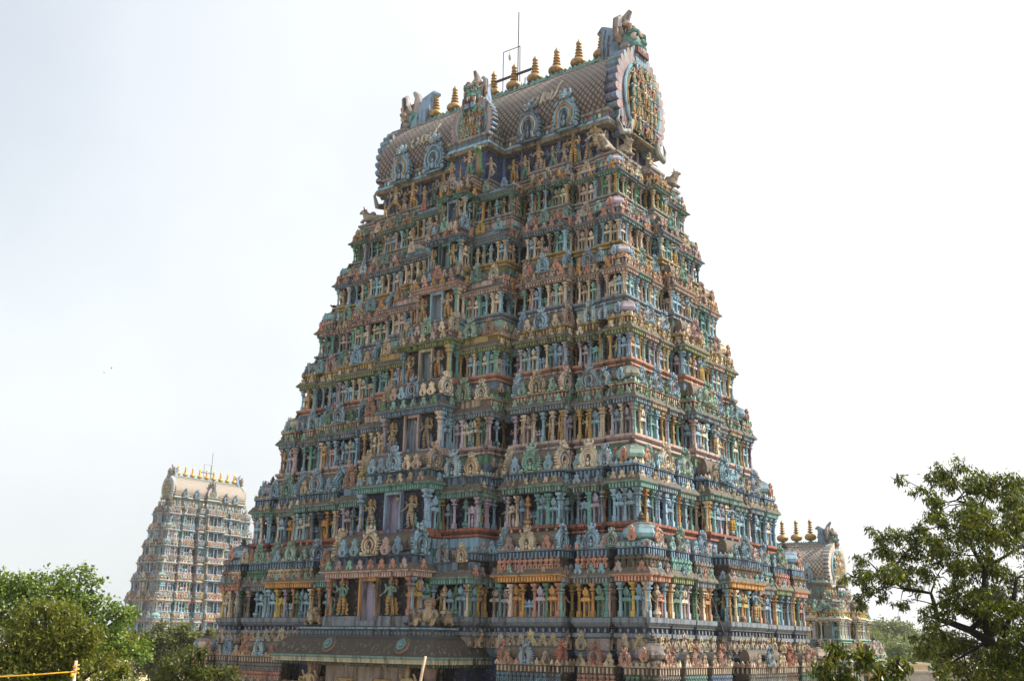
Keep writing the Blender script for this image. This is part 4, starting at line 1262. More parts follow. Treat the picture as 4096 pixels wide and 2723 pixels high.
for x in (-3.75, 3.55):
    m = MB().stamp(LIB['fig_a'][0], T(0, 0, 0, 0, 3.0)); 
    obj('bracket_figure', m.mesh('bracket_figure', M_PAINT, True), porch, T(x, -12.75, 8.15), P['gold'])

# ------------------------------------------------------------------ statues standing on the tower, each a thing of its own
SM = {}
def statue_mesh(key, fn):
    if key not in SM: SM[key] = fn().mesh(key, M_PAINT, True)
    return SM[key]
def place(name, me, x, y, z, rz, h, color, label, cat='statue', group=None, root=MN, mirror=False):
    o = obj(name, me, None, root @ T(x, y, z, rz, -h * 1.2 if mirror else h * 1.2, h * 1.15, h), color)
    return tag(o, label, cat, group)
ORD = ['', 'lowest', 'second', 'third', 'fourth', 'fifth', 'sixth', 'topmost']
for i in range(1, 8):
    h = CCH[i] * (1.06 if i == 1 else .90)
    skin_c = (.20, .36, .31) if i == 1 else jit((.42, .34, .21), .1)
    key = 'guardian_%d' % (i % 4)
    sk = [(.44, .20, .08), (.42, .26, .10), (.46, .36, .28), (.40, .30, .22)][i % 4]
    hal = (.40, .12, .07) if i == 1 else (.36, .25, .12)
    sh = [(.30, .36, .40), (.55, .32, .08), (.16, .34, .26), (.22, .30, .40)][i % 4]
    me = statue_mesh(key, lambda: figure_mb('hip', sk, True, True, True, hal, sh))
    nm = 'green four-armed' if i == 1 else 'gold four-armed'
    where = 'near tower\'s ' + ('lowest doorway' if i == 1 else ('topmost doorway' if i == 7 else ORD[i] + ' doorway from the bottom'))
    gap = DH[i] + (CW[i] - DH[i]) * .50
    for s in (-1, 1):
        place('guardian_statue', me, s * gap, -(Bh[i] + PC[i]) - .12, Z[i], 0, h, skin_c,
              nm + ' guardian with club, ' + ('left' if s < 0 else 'right') + ' of the ' + where, group='door guardians of the near tower', mirror=(s > 0))
    # the attendant figure in the middle of the narrow side
    me = statue_mesh('attendant_%d' % (i % 2), lambda: figure_mb('stand', [(.55, .36, .07), (.46, .34, .14)][i % 2], True, False, True, None, (.40, .22, .22)))
    place('attendant_statue', me, A[i] + .62, .12 * Bh[i], Z[i], R(90), CH[i] * 1.22, (.18, .29, .38),
          'blue-skinned figure in yellow lower cloth at the narrow side of the ' + ('lowest pillared storey' if i == 1 else ('topmost pillared storey' if i == 7 else ORD[i] + ' pillared storey')), group='blue figures up the narrow side')

yl = -(b8 + .10)
S1 = statue_mesh('statue_plain', lambda: figure_mb('stand', (.50, .30, .09), True, False, True, None, (.18, .36, .32)))
S2 = statue_mesh('statue_hip', lambda: figure_mb('hip', (.14, .32, .24), True, True, True, None, (.42, .30, .30)))
S3 = statue_mesh('statue_dance', lambda: figure_mb('dance', (.45, .40, .36), False, False, True))
S4 = statue_mesh('statue_two_arm', lambda: figure_mb('hip', (.50, .36, .28), False, True, True, None, (.20, .30, .40)))
S5 = statue_mesh('statue_lunge', lambda: figure_mb('lunge', (.40, .26, .10), True, True, True, (.40, .30, .16)))
G = 'figures standing along the crown ledge'
crown = [(-7.95, .05, 2.75, S5, (.42, .34, .24), 'large lunging demon figure at the outer left end of the crown ledge'),
         (-7.05, 0, 1.85, S4, (.24, .20, .16), 'dark short figure with folded arms beside the lunging demon on the left'),
         (-6.10, -.15, 2.35, S1, (.48, .34, .18), 'tall gold figure with orange skirt under the outermost left roof gable'),
         (-5.12, 0, 1.90, S4, (.42, .32, .20), 'slim figure between the two left-hand roof gables, in pinkish striped skirt'),
         (-4.30, 0, 1.90, S2, (.20, .23, .19), 'dark greenish figure just left of the inner left roof gable'),
         (-3.25, -.15, 2.30, S1, (.46, .32, .15), 'tall ochre figure under the inner left roof gable'),
         (2.75, 0, 1.80, S1, (.48, .35, .16), 'gold figure nearest the corner of the middle bay on the right'),
         (3.70, 0, 1.85, S2, (.44, .34, .22), 'many-armed figure second to the right of the middle bay'),
         (4.90, -.15, 2.25, S4, (.52, .34, .22), 'tall pink-legged figure under the inner right roof gable'),
         (5.92, 0, 1.90, S2, (.20, .26, .24), 'dark figure in green striped leggings between the two right roof gables'),
         (6.82, 0, 1.85, S4, (.34, .30, .27), 'grey-brown figure just left of the outermost right roof gable'),
         (7.65, -.15, 2.30, S1, (.54, .36, .12), 'tall golden-orange figure under the outermost right roof gable'),
         (8.60, 0, 1.70, S4, (.30, .28, .27), 'small grey figure beside the lunging demon near the right corner')]
for x, dy, h, me, c, lab in crown:
    place('crown_statue', me, x, yl + .30 + dy, z8, 0, h, c, lab, group=G)
place('crown_statue', S5, 9.15, yl + .35, z8, R(20), 2.4, (.44, .37, .26), 'lunging demon figure with wide headdress near the right corner of the crown ledge', group=G, mirror=True)
yc = -(b8 + 2.05)
place('crown_statue', S4, -.85, yc + .15, z8, 0, 1.75, (.50, .35, .18), 'pale figure left of the blue niche under the front lion face', group=G)
place('crown_statue', S2, .80, yc, z8, 0, 2.10, (.54, .40, .26), 'cream figure with club right of the blue niche under the front lion face', group=G)
place('crown_statue', S3, 1.75, -(b8 + 1.0), z8, R(30), 1.75, (.44, .36, .24), 'bent figure leaning on the side of the middle bay', group=G)
place('crown_statue', S3, a8 - .25, -1.9, z8, R(90), 2.0, (.44, .34, .20), 'gold figure with bent arm on the narrow side behind the corner bulls', group=G)
place('crown_statue', S1, a8 - .25, .9, z8, R(90), 1.9, (.46, .38, .24), 'pale figure beside the twin pillars on the narrow crown side', group=G)
m = MB()
m.tube([(0, 0, 0), (.04, -.12, .5), (0, -.10, 1.0), (0, -.22, 1.5), (0, -.5, 1.75), (0, -.62, 1.6)], [.16, .20, .17, .22, .22, .10], 8, (.14, .26, .12))
m.tube([(0, -.22, .1), (0, -.32, .6), (0, -.28, 1.05), (0, -.40, 1.35)], [.05, .06, .06, .05], 6, (.40, .18, .16))
for s in (-1, 1):
    m.ball((s * .14, -.5, 1.82), .07, (.6, .55, .5), 6, 4); m.tube([(s * .15, -.1, .1), (s * .3, -.3, .3), (s * .26, -.4, .02)], [.09, .07, .06], 6, (.14, .26, .12))
    m.tube([(s * .12, -.3, 1.9), (s * .25, -.1, 2.1), (s * .2, .05, 2.25)], [.07, .05, .01], 6, (.16, .30, .16))
place('rearing_beast', m.mesh('rearing_beast', M_PAINT, True), 1.55, yc + .1, z8, R(25), 1.0, P['green'], 'green rearing lion-beast with red tongue at the corner of the front gable', 'beast statue')
bull = bull_mb().mesh('bull', M_PAINT, True)
GB = 'stucco bulls at the crown corners'
place('bull_statue', bull, a8 - .75, -(b8 - .25), z8 + .06, 0, 1.35, (.38, .33, .27), 'grey bull facing the front at the right corner of the crown ledge', 'bull statue', GB)
place('bull_statue', bull, a8 - .35, -(b8 - 1.3), z8 + .06, R(75), 1.35, (.42, .36, .28), 'grey bull facing the narrow side at the right corner of the crown ledge', 'bull statue', GB)
place('bull_statue', bull, -(a8 - .55), -(b8 - .35), z8 + .06, R(-70), 1.45, (.36, .32, .26), 'grey bull in outline at the far left end of the crown ledge', 'bull statue', GB)
place('bull_statue', bull, a8 - .3, b8 - .35, z8 + .06, R(90), 1.35, (.40, .34, .29), 'grey bull in outline at the back corner of the narrow crown side', 'bull statue', GB)
gob = goblin_mb().mesh('goblin', M_PAINT, True)
place('dwarf_statue', gob, 4.55, -12.45, 12.86, R(12), 1.45, (.46, .36, .22), 'pot-bellied grinning dwarf with hood seated on the porch parapet', 'dwarf statue')
place('bull_statue', bull, 3.75, -12.1, 12.86, R(-30), .95, (.28, .22, .16), 'small brown bull on the porch parapet, left of the seated dwarf', 'bull statue', 'bulls on the porch parapet')
place('bull_statue', bull, 5.0, -11.6, 12.86, R(60), .95, (.36, .28, .19), 'small brown bull on the porch parapet, right of the seated dwarf', 'bull statue', 'bulls on the porch parapet')
place('bull_statue', bull, -4.3, -12.2, 12.86, R(55), 1.2, (.46, .38, .25), 'pale tan bull lying at the left end of the porch parapet', 'bull statue', 'bulls on the porch parapet')
place('leaning_statue', S4, -4.75, -12.0, 12.86, R(-10), 1.35, (.44, .34, .20), 'herdsman figure leaning over the pale bull on the porch parapet')

# lamps hung in the doorways
lm = MB().tube([(0, 0, 0), (0, 0, -.18)], .012, 5, (.03, .03, .03)).lathe([(.03, -.18), (.10, -.24), (.12, -.27)], 10, (0, 0, 0), (.22, .20, .16)).lathe([(.10, -.27), (.11, -.38), (.06, -.50), (.01, -.52)], 10, (0, 0, 0), (.45, .40, .30)).mesh('hanging_lamp', M_PAINT, True)
for i in range(1, 6):
    where = 'lowest' if i == 1 else ORD[i] + ' from the bottom'
    place('hanging_lamp', lm, .12, -(Bh[i] + PC[i]) + .35, Z[i] + CCH[i] - .02, 0, .95, P['grey'], 'small lantern hanging in the doorway that is ' + where, 'lamp', 'lanterns in the doorways')

# lightning mast and its frame on the ridge
def iron(path, r): return MB().tube(path, r, 6)
mast = obj('lightning_mast', None, None, MN @ T(0, 0, 50.3))
tag(mast, 'thin iron lightning mast with lamp frame standing on the near tower ridge', 'mast')
obj('pole', iron([(.30, 0, 0), (.31, 0, 6.7)], .035).mesh('pole', M_IRON), mast)
obj('pole', iron([(-1.05, 0, .1), (-1.06, 0, 3.84)], .03).mesh('pole', M_IRON), mast)
obj('pole', iron([(.50, 0, .1), (.46, 0, 3.85)], .03).mesh('pole', M_IRON), mast)
obj('crossbar', iron([(-1.06, 0, 3.84), (.46, 0, 3.82)], .03).mesh('crossbar', M_IRON), mast)
obj('lamp', MB().tube([(-.45, 0, 3.82), (-.45, 0, 3.5)], .02, 5).lathe([(.06, 3.5), (.10, 3.4), (.12, 3.2), (.06, 2.98), (.01, 2.95)], 10, (-.45, 0, 0)).mesh('lamp', M_GLASS, True), mast)
obj('beam', MB().box(-1.75, 1.75, -.06, .06, 1.52, 1.68).mesh('beam', M_IRON), mast)
obj('stub', MB().tube([(.95, 0, 0), (.97, 0, 1.05), (1.15, 0, 1.0)], .04, 5).tube([(.65, 0, 0), (.65, 0, .8)], .025, 5).mesh('stub', M_IRON), mast)
cab = MB().tube([(11.6, -.3, 38.6), (13.4, -.8, 30), (15.2, -2.6, 21), (16.5, -4.4, 15), (18.3, -5.4, 11.3)], .011, 5)
tag(obj('lightning_cable', cab.mesh('lightning_cable', M_IRON), None, MN), 'thin dark cable hanging down the narrow side of the near tower', 'cable')

# ------------------------------------------------------------------ the far tower and the small one behind
def lesser_tower(name, label, org, ang, a, b, zs, cf, pc, cwf, fins, zr, pals, detail, mat, mgold, seed, base, fs=1.0, mirror=False, pale=False):
    root = obj(name, None, None, Matrix.Translation(org) @ Matrix.Rotation(ang, 4, 'Z'))
    tag(root, label, 'temple tower')
    n = len(zs) - 1
    below = 1.5
    for i in range(n):
        h = zs[i + 1] - zs[i]; c = h * cf
        st = dict(a=a[i], b=b[i], z=zs[i], c=c, zn=zs[i + 1], below=below, s=max(cwf * a[i] * 1.6, .34 * a[i]), cc=cwf * a[i], pc=pc, dh=.42 if cwf > .15 else .35, ch=c * 1.2,
                  depth=max(.35, b[i] - b[i + 1]), depth_x=max(.35, a[i] - a[i + 1]), pcn=pc, ps=pc * .5, fine=False, mirror=mirror)
        build_storey(st, root, pals[i], detail, mat, random.Random(seed + i))
        below = h * (1 - cf) - max(.42, .24 * h * (1 - cf)) + .12
    m = MB(); z = zs[-1]; S = std_sides(a[-1], b[-1], cwf * a[-1] * 1.6, pc * .5)
    prf = [(-.1, z - below, P['sky']), (-.05, z - .5, P['sky']), (.08, z - .48, P['pink']), (.2, z - .3, P['cream']), (.3, z - .2, P['teal']), (.3, z, P['grey'])]
    sweep(m, lambda o: outline(S, a[-1], b[-1], o), prf, True, P['brown'])
    sweep(m, rect_ring(-cwf * a[-1], cwf * a[-1], -(b[-1] + pc), 0), [(o, q + .01, c) for o, q, c in prf], True, P['brown'])
    rg = random.Random(seed)
    for e in walk(S, a[-1], b[-1], 0):
        if e[3] < .3: continue
        for x, y, rz in along(e, .95):
            m.stamp(LIB['fig_' + rg.choice('abc')][0], T(*off(x, y, rz, -.1), z, rz, .21 * (zr - z)), jit(rg.choice([P['gold'], P['cream'], P['teal'], P['tan']]), .2))
    for sx in (1, -1):
        m.stamp(LIB_BULL, T(sx * (a[-1] - .5), -(b[-1] - .2), z, 0, .13 * (zr - z)), (.46, .42, .36)); m.stamp(LIB_BULL, T(sx * (a[-1] - .4), b[-1] - .3, z, sx * R(90), .13 * (zr - z)), (.46, .42, .36))
    if mirror: flip_x(m)
    obj('crown_ledge', m.mesh('crown_ledge', mat), root, None, P['pink'])
    build_roof(root, a[-1], b[-1], z, zr, fins, detail, mat, mgold, seed, pc - .2, 1.25, letters=False, fscale=fs, pale=pale)
    m = MB()
    S = std_sides(a[0] + .6, b[0] + .6, cwf * a[0] * 1.6, pc * .5)
    zb = zs[0] - 1.4
    sweep(m, lambda o: outline(S, a[0] + .5, b[0] + .5, o), [(.4, 0, None), (.4, 1, None), (.1, 1.3, None), (.1, zb - .8, None), (.4, zb - .5, None), (.4, zb, None)])
    obj('stone_base', m.mesh('stone_base', M_GRANITE), root)
    return root
LIB_BULL = bull_mb()
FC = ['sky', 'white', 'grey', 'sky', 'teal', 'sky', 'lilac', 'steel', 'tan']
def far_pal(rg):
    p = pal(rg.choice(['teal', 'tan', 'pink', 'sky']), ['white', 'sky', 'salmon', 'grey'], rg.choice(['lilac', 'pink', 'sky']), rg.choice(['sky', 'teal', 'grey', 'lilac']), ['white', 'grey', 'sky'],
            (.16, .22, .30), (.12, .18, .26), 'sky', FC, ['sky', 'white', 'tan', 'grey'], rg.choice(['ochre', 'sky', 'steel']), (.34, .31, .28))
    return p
rf = random.Random(21)
zf = [v + CAMZ for v in (-4, 1, 5.4, 9.5, 13.3, 16.8, 20.2, 23.5, 27.0)]
lesser_tower('temple_tower', 'distant sunlit temple tower rising behind the left-hand trees', (-66.72, 236, 0), TH + R(90),
             [9.95 + (39 - z) * .155 for z in zf], [2.5 + (39 - z) * .138 for z in zf], zf, .45, 1.5, .19, [-7.53 + 1.8825 * i for i in range(9)], 45.6,
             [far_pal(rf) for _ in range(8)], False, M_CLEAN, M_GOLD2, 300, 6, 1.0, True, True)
fm = obj('lightning_mast', None, None, Matrix.Translation((-66.72, 236, 45.5)) @ Matrix.Rotation(TH + R(90), 4, 'Z'))
tag(fm, 'thin grey lightning mast with square frame on the distant tower ridge', 'mast')
obj('pole', iron([(1.1, 0, 0), (1.1, 0, 6.4)], .05).mesh('pole', M_IRON), fm)
obj('frame', MB().tube([(-.9, 0, 0), (-.9, 0, 3.6), (.9, 0, 3.6), (.9, 0, 0)], .045, 5).mesh('frame', M_IRON), fm)
obj('beam', MB().box(-1.9, 1.9, -.06, .06, 1.7, 1.85).mesh('beam', M_IRON), fm)

SC_ = ['cream', 'white', 'mint', 'cream', 'white', 'pink', 'yellow', 'sky']
SPALS = [pal('cream', ['cream', 'white', 'yellow'], 'white', 'cream', ['cream', 'mint'], (.40, .42, .36), 'green', 'mint', SC_, ['cream', 'white', 'mint'], 'cream', (.50, .46, .38)),
         pal('mint', ['cream', 'white', 'mint'], 'cream', 'white', ['cream', 'salmon'], (.40, .40, .34), 'green', 'cream', SC_, ['white', 'cream', 'yellow'], 'white', (.52, .48, .40)),
         pal('cream', ['white', 'yellow', 'mint'], 'mint', 'cream', ['cream', 'mint'], (.38, .44, .38), 'green', 'mint', SC_, ['white', 'cream', 'mint'], 'yellow', (.52, .47, .38))]
ex = Vector((math.cos(TH), math.sin(TH), 0))
og = Vector((30.63, 110, 0)) - ex * 3.6
lesser_tower('temple_tower', 'smaller cream and green temple tower behind the right edge of the big one', tuple(og), TH,
             [9.4, 8.6, 7.5, 6.4], [5.6, 4.9, 4.0, 2.95], [v + CAMZ for v in (-7.4, -3.0, 1.1, 4.75)], .42, 1.0, .20, [3.6 - 1.5 * i for i in range(6)], 22.43,
             SPALS, True, M_PALE, M_GOLD, 400, 4, 1.0, False, True)

# ------------------------------------------------------------------ trees
def leaf_mesh(name, clumps, dens, leaf, seed, cols, squash=.8, twigs=9, droop=.25, spread=.34):
    r = np.random.default_rng(seed)
    ctr, sc_ = [], []
    for x, y, z, rad in clumps:
        k = max(4, int(twigs))
        d = r.normal(size=(k, 3)); d /= np.linalg.norm(d, axis=1)[:, None]
        rr = rad * r.uniform(.25, 1.0, (k, 1)) ** .6
        c = np.array([x, y, z]) + d * rr * np.array([1, 1, squash])
        n = max(6, int(dens * rad * rad / k))
        for q in c:
            off_ = r.normal(size=(n, 3)) * rad * spread * np.array([1, 1, .62])
            ctr.append(q + off_)
    ctr = np.concatenate(ctr)
    N = len(ctr)
    ax = r.normal(size=(N, 3)); ax[:, 2] -= droop * 2.2; ax /= np.linalg.norm(ax, axis=1)[:, None]
    nr = r.normal(size=(N, 3)); nr[:, 2] = np.abs(nr[:, 2]) + .6
    sd = np.cross(ax, nr); sd /= np.linalg.norm(sd, axis=1)[:, None] + 1e-9
    up = np.cross(sd, ax)
    L = (leaf[0] * r.uniform(.65, 1.3, N))[:, None]; W = (leaf[1] * r.uniform(.7, 1.25, N))[:, None]
    v = np.empty((N, 4, 3), dtype=np.float32)
    v[:, 0] = ctr; v[:, 1] = ctr + ax * L * .5 + sd * W * .5 - up * W * .12; v[:, 2] = ctr + ax * L; v[:, 3] = ctr + ax * L * .5 - sd * W * .5 - up * W * .12
    me = bpy.data.meshes.new(name)
    me.vertices.add(N * 4); me.vertices.foreach_set('co', v.ravel())
    me.loops.add(N * 4); me.loops.foreach_set('vertex_index', np.arange(N * 4, dtype=np.int32))
    me.polygons.add(N); me.polygons.foreach_set('loop_start', np.arange(N, dtype=np.int32) * 4)
    me.polygons.foreach_set('loop_total', np.full(N, 4, dtype=np.int32))
    cc = np.array(cols, dtype=np.float32)[r.integers(0, len(cols), N)] * r.uniform(.7, 1.3, (N, 1)).astype(np.float32)
    a = me.attributes.new('trim', 'FLOAT_COLOR', 'FACE')
    a.data.foreach_set('color', np.concatenate([cc, np.ones((N, 1), np.float32)], 1).ravel())
    me.materials.append(M_LEAF)
    me.update(calc_edges=True); me.validate()
    return me

def limb_tree(label, clumps, base, trunk_r, dens, leaf, cols, seed, group=None, limbs=None, twigs=9, squash=.8, droop=.25, spread=.34, name='tree'):
    root = obj(name, None, None, Matrix.Translation(base))
    tag(root, label, 'tree', group)
    B = Vector(base); r = random.Random(seed)
    m = MB()
    cen = Vector((sum(c[0] for c in clumps), sum(c[1] for c in clumps), sum(c[2] for c in clumps))) / len(clumps)
    zmin = min(c[2] - c[3] for c in clumps)
    fork = Vector((B.x + (cen.x - B.x) * .4, B.y + (cen.y - B.y) * .4, max(B.z + 1, zmin + (cen.z - zmin) * .25)))
    loc = lambda p: tuple(Vector(p) - B)
    if limbs is None:
        mid = (B + fork) / 2 + Vector((r.uniform(-.3, .3), r.uniform(-.3, .3), 0))
        m.tube([loc(B), loc(mid), loc(fork)], [trunk_r * 1.25, trunk_r, trunk_r * .8], 9)
        for c in clumps:
            t = Vector(c[:3]); q = fork + (t - fork) * .5 + Vector((r.uniform(-.2, .2), r.uniform(-.2, .2), .18 * (t - fork).length * r.uniform(.2, 1)))
            if r.random() < .75: m.tube([loc(fork), loc(q), loc(t)], [trunk_r * .45, trunk_r * .26, trunk_r * .06], 6)
    else:
        for l in limbs: m.tube([loc(p[:3]) for p in l], [max(p[3], .006) for p in l], 8)
        for c in clumps:                      # twigs from the nearest limb point into each clump
            t = Vector(c[:3]); best = min((Vector(p[:3]) for l in limbs for p in l), key=lambda p: (p - t).length)
            if (best - t).length < 1.6 * max(1, trunk_r * 6):
                m.tube([loc(best), loc((best + t) / 2 + Vector((0, 0, .08))), loc(t)], [.014, .010, .004], 5)
    obj('trunk', m.mesh('trunk', M_BARK, True), root)
    lc = [(c[0] - B.x, c[1] - B.y, c[2] - B.z, c[3]) for c in clumps]
    obj('crown', leaf_mesh('crown', lc, dens, leaf, seed, cols, squash, twigs, droop, spread), root, None, cols[0])
    return root

T_NEEM = [(7.3,19.16,14.8,0.14), (8.02,20.14,15.19,0.17), (8.12,19.58,15.25,0.25), (8.25,20.33,15.01,0.24), (8.74,20.4,15.15,0.27), (8.23,18.61,14.82,0.27), (8.42,18.44,14.75,0.29), (9.94,21.08,15.24,0.3), (9.15,19.23,14.65,0.28), (7.53,19.15,14.61,0.17), (8.66,21.59,14.79,0.22), (8.38,19.9,14.44,0.26), (8.5,21.08,14.48,0.27), (7.67,19.92,14.14,0.23), (7.6,20.45,14.14,0.21), (6.71,18.88,13.89,0.19), (7.06,20.43,14.01,0.18), (7.09,21.18,14.29,0.12), (6.86,20.07,13.72,0.23), (7.43,20.77,13.81,0.24), (7.7,20.55,13.86,0.24), (7.28,18.6,13.79,0.24), (6.75,20.83,13.63,0.18), (6.5,20.29,13.36,0.18), (5.93,19.36,13.24,0.11), (6.19,18.5,13.3,0.19), (7.38,21.17,13.43,0.24), (7.26,19.91,13.41,0.2), (6.79,20.7,13.16,0.18), (7.22,21.21,13.08,0.18), (6.66,20.69,12.99,0.15), (6.86,21.35,12.85,0.12), (7.01,19.66,12.84,0.14), (7.74,20.96,13.19,0.18), (7.62,19.82,13.35,0.23), (8.55,21.39,13.7,0.31), (8.65,21.21,13.99,0.34), (7.92,18.71,13.97,0.24), (8.28,18.84,14.31,0.33), (8.65,19.09,14.18,0.36), (10.01,21.49,14.19,0.4), (8.81,19.8,13.87,0.34), (8.57,20.41,13.49,0.32), (7.84,19.36,13.14,0.25), (8.22,20.02,12.88,0.26), (7.77,19.63,12.75,0.23), (7.5,19.52,12.42,0.17), (8.61,20.27,12.92,0.32), (9.08,20.27,13.35,0.38), (9.81,21.29,13.13,0.4), (9.1,20.58,12.8,0.33), (9.78,21.37,12.55,0.37), (8.61,21.14,12.24,0.34), (8.47,21.57,12.15,0.28), (7.64,20.55,12.16,0.24), (7.16,18.92,12.03,0.22), (8.88,21.15,11.96,0.34), (8.56,21.49,11.81,0.34), (9.68,21.3,11.97,0.37), (8.88,20.22,11.7,0.38), (8.5,20.68,11.6,0.3), (7.45,19.08,11.65,0.22), (10.32,21.06,14.6,0.46), (9.78,20.24,13.36,0.44), (9.21,19.31,12.24,0.42), (9.19,18.6,13.77,0.4)]
T_NEEM2 = [(3.8,13.0,12.07,0.11), (3.81,13.0,11.91,0.15), (3.69,13.0,11.77,0.15), (3.83,13.0,11.67,0.15), (4.09,13.0,12.02,0.13), (4.13,13.0,11.92,0.13), (4.24,13.0,11.87,0.15), (3.99,13.0,11.74,0.11), (4.39,13.0,11.78,0.11), (4.54,13.0,11.84,0.13), (4.6,13.0,11.89,0.09), (4.26,13.0,11.64,0.17), (4.43,13.0,11.61,0.17)]
T_PALE = [(-20.41,45.0,14.3,0.72), (-19.8,45.0,14.07,0.85), (-19.07,45.0,14.33,0.72), (-20.59,45.0,13.81,0.85), (-19.93,45.0,13.2,0.98), (-18.03,45.0,14.59,0.59), (-17.53,45.0,14.67,0.52), (-18.34,45.0,14.03,0.72), (-16.96,45.0,14.18,0.52), (-17.57,45.0,13.98,0.78), (-16.56,45.0,13.51,0.59), (-17.1,45.0,13.25,0.85), (-17.92,45.0,13.24,0.98), (-15.97,45.0,13.27,0.46), (-15.65,45.0,13.28,0.33), (-16.17,45.0,12.84,0.65), (-15.61,45.0,12.36,0.52), (-15.16,45.0,11.77,0.39), (-15.66,45.0,11.76,0.65), (-16.2,45.0,12.05,0.78), (-15.45,45.0,13.16,0.26), (-18.77,45.0,13.47,0.91), (-15.87,45.0,11.39,0.39), (-16.65,45.0,11.62,0.78), (-21.25,45.0,13.98,0.98), (-21.23,45.0,13.06,0.98)]
T_OLIVE = [(-13.34,32.0,13.0,0.42), (-13.74,32.0,12.65,0.56), (-12.86,32.0,12.79,0.51), (-13.07,32.0,12.35,0.69), (-12.37,32.0,12.41,0.51), (-14.04,32.0,12.25,0.56), (-14.33,32.0,11.77,0.6), (-13.85,32.0,11.53,0.6), (-13.39,32.0,11.7,0.65), (-12.73,32.0,11.8,0.65), (-12.21,32.0,11.89,0.51), (-11.88,32.0,12.11,0.37), (-14.15,32.0,11.14,0.69), (-13.52,32.0,11.07,0.69), (-12.96,32.0,11.2,0.6), (-12.53,32.0,11.29,0.51), (-11.72,32.0,12.25,0.28), (-12.24,32.0,11.43,0.51), (-14.23,32.0,10.8,0.56), (-13.13,32.0,10.78,0.6), (-12.52,32.0,10.83,0.51), (-14.82,32.0,11.47,0.69)]
T_LOWA = [(-9.41,26.0,11.23,0.26), (-9.13,26.0,11.34,0.23), (-8.89,26.0,11.38,0.23), (-9.18,26.0,11.1,0.34), (-8.75,26.0,11.14,0.26), (-9.52,26.0,11.03,0.3), (-8.53,26.0,11.08,0.23), (-8.87,26.0,11.55,0.11)]
T_LOWB = [(-9.16,30.0,11.58,0.26), (-8.86,30.0,11.47,0.35), (-8.44,30.0,11.83,0.3), (-8.24,30.0,11.96,0.22), (-8.1,30.0,11.8,0.26), (-8.56,30.0,11.39,0.39), (-8.15,30.0,11.4,0.35), (-9.37,30.0,11.14,0.26), (-9.04,30.0,11.14,0.39), (-8.61,30.0,11.03,0.43), (-8.12,30.0,11.08,0.39), (-7.72,30.0,11.29,0.39), (-7.32,30.0,11.41,0.3), (-7.21,30.0,11.14,0.39), (-7.61,30.0,10.97,0.39), (-9.51,30.0,10.94,0.26)]
T_HAZY = [(-37.26,120.0,12.88,1.04), (-37.81,120.0,11.74,1.39), (-38.59,120.0,11.25,1.21), (-36.19,120.0,12.25,1.56), (-34.77,120.0,13.08,0.87), (-34.83,120.0,11.95,1.56), (-33.53,120.0,12.29,1.21), (-32.21,120.0,12.48,1.04), (-38.95,120.0,9.96,1.39), (-37.29,120.0,9.99,1.73), (-35.5,120.0,10.34,1.73), (-38.16,120.0,8.86,1.56), (-32.28,120.0,11.51,1.04)]
T_FARA = [(106.41,330.0,17.91,2.86), (109.22,330.0,18.41,2.39), (107.14,330.0,15.26,3.82), (110.67,330.0,19.32,1.43)]
T_FARB = [(103.52,300.0,18.3,2.6), (106.01,300.0,17.94,3.04), (108.53,300.0,17.98,1.74), (104.52,300.0,15.08,4.34), (108.3,300.0,15.14,3.47)]
T_FARC = [(104.21,280.0,14.99,2.83), (106.45,280.0,13.9,3.24), (102.51,280.0,13.46,2.83), (108.94,280.0,15.44,2.02), (110.68,280.0,13.22,2.83)]
T_FARD = [(66.55,200.0,13.2,2.89), (64.18,200.0,11.28,3.18), (68.1,200.0,11.62,3.18), (70.3,200.0,11.39,2.89), (65.69,200.0,9.18,3.18)]
T_FARE = [(68.11,190.0,11.44,2.75), (69.9,190.0,10.71,3.02), (66.6,190.0,9.14,2.47), (71.66,190.0,9.73,2.75), (74.34,190.0,10.28,3.02)]
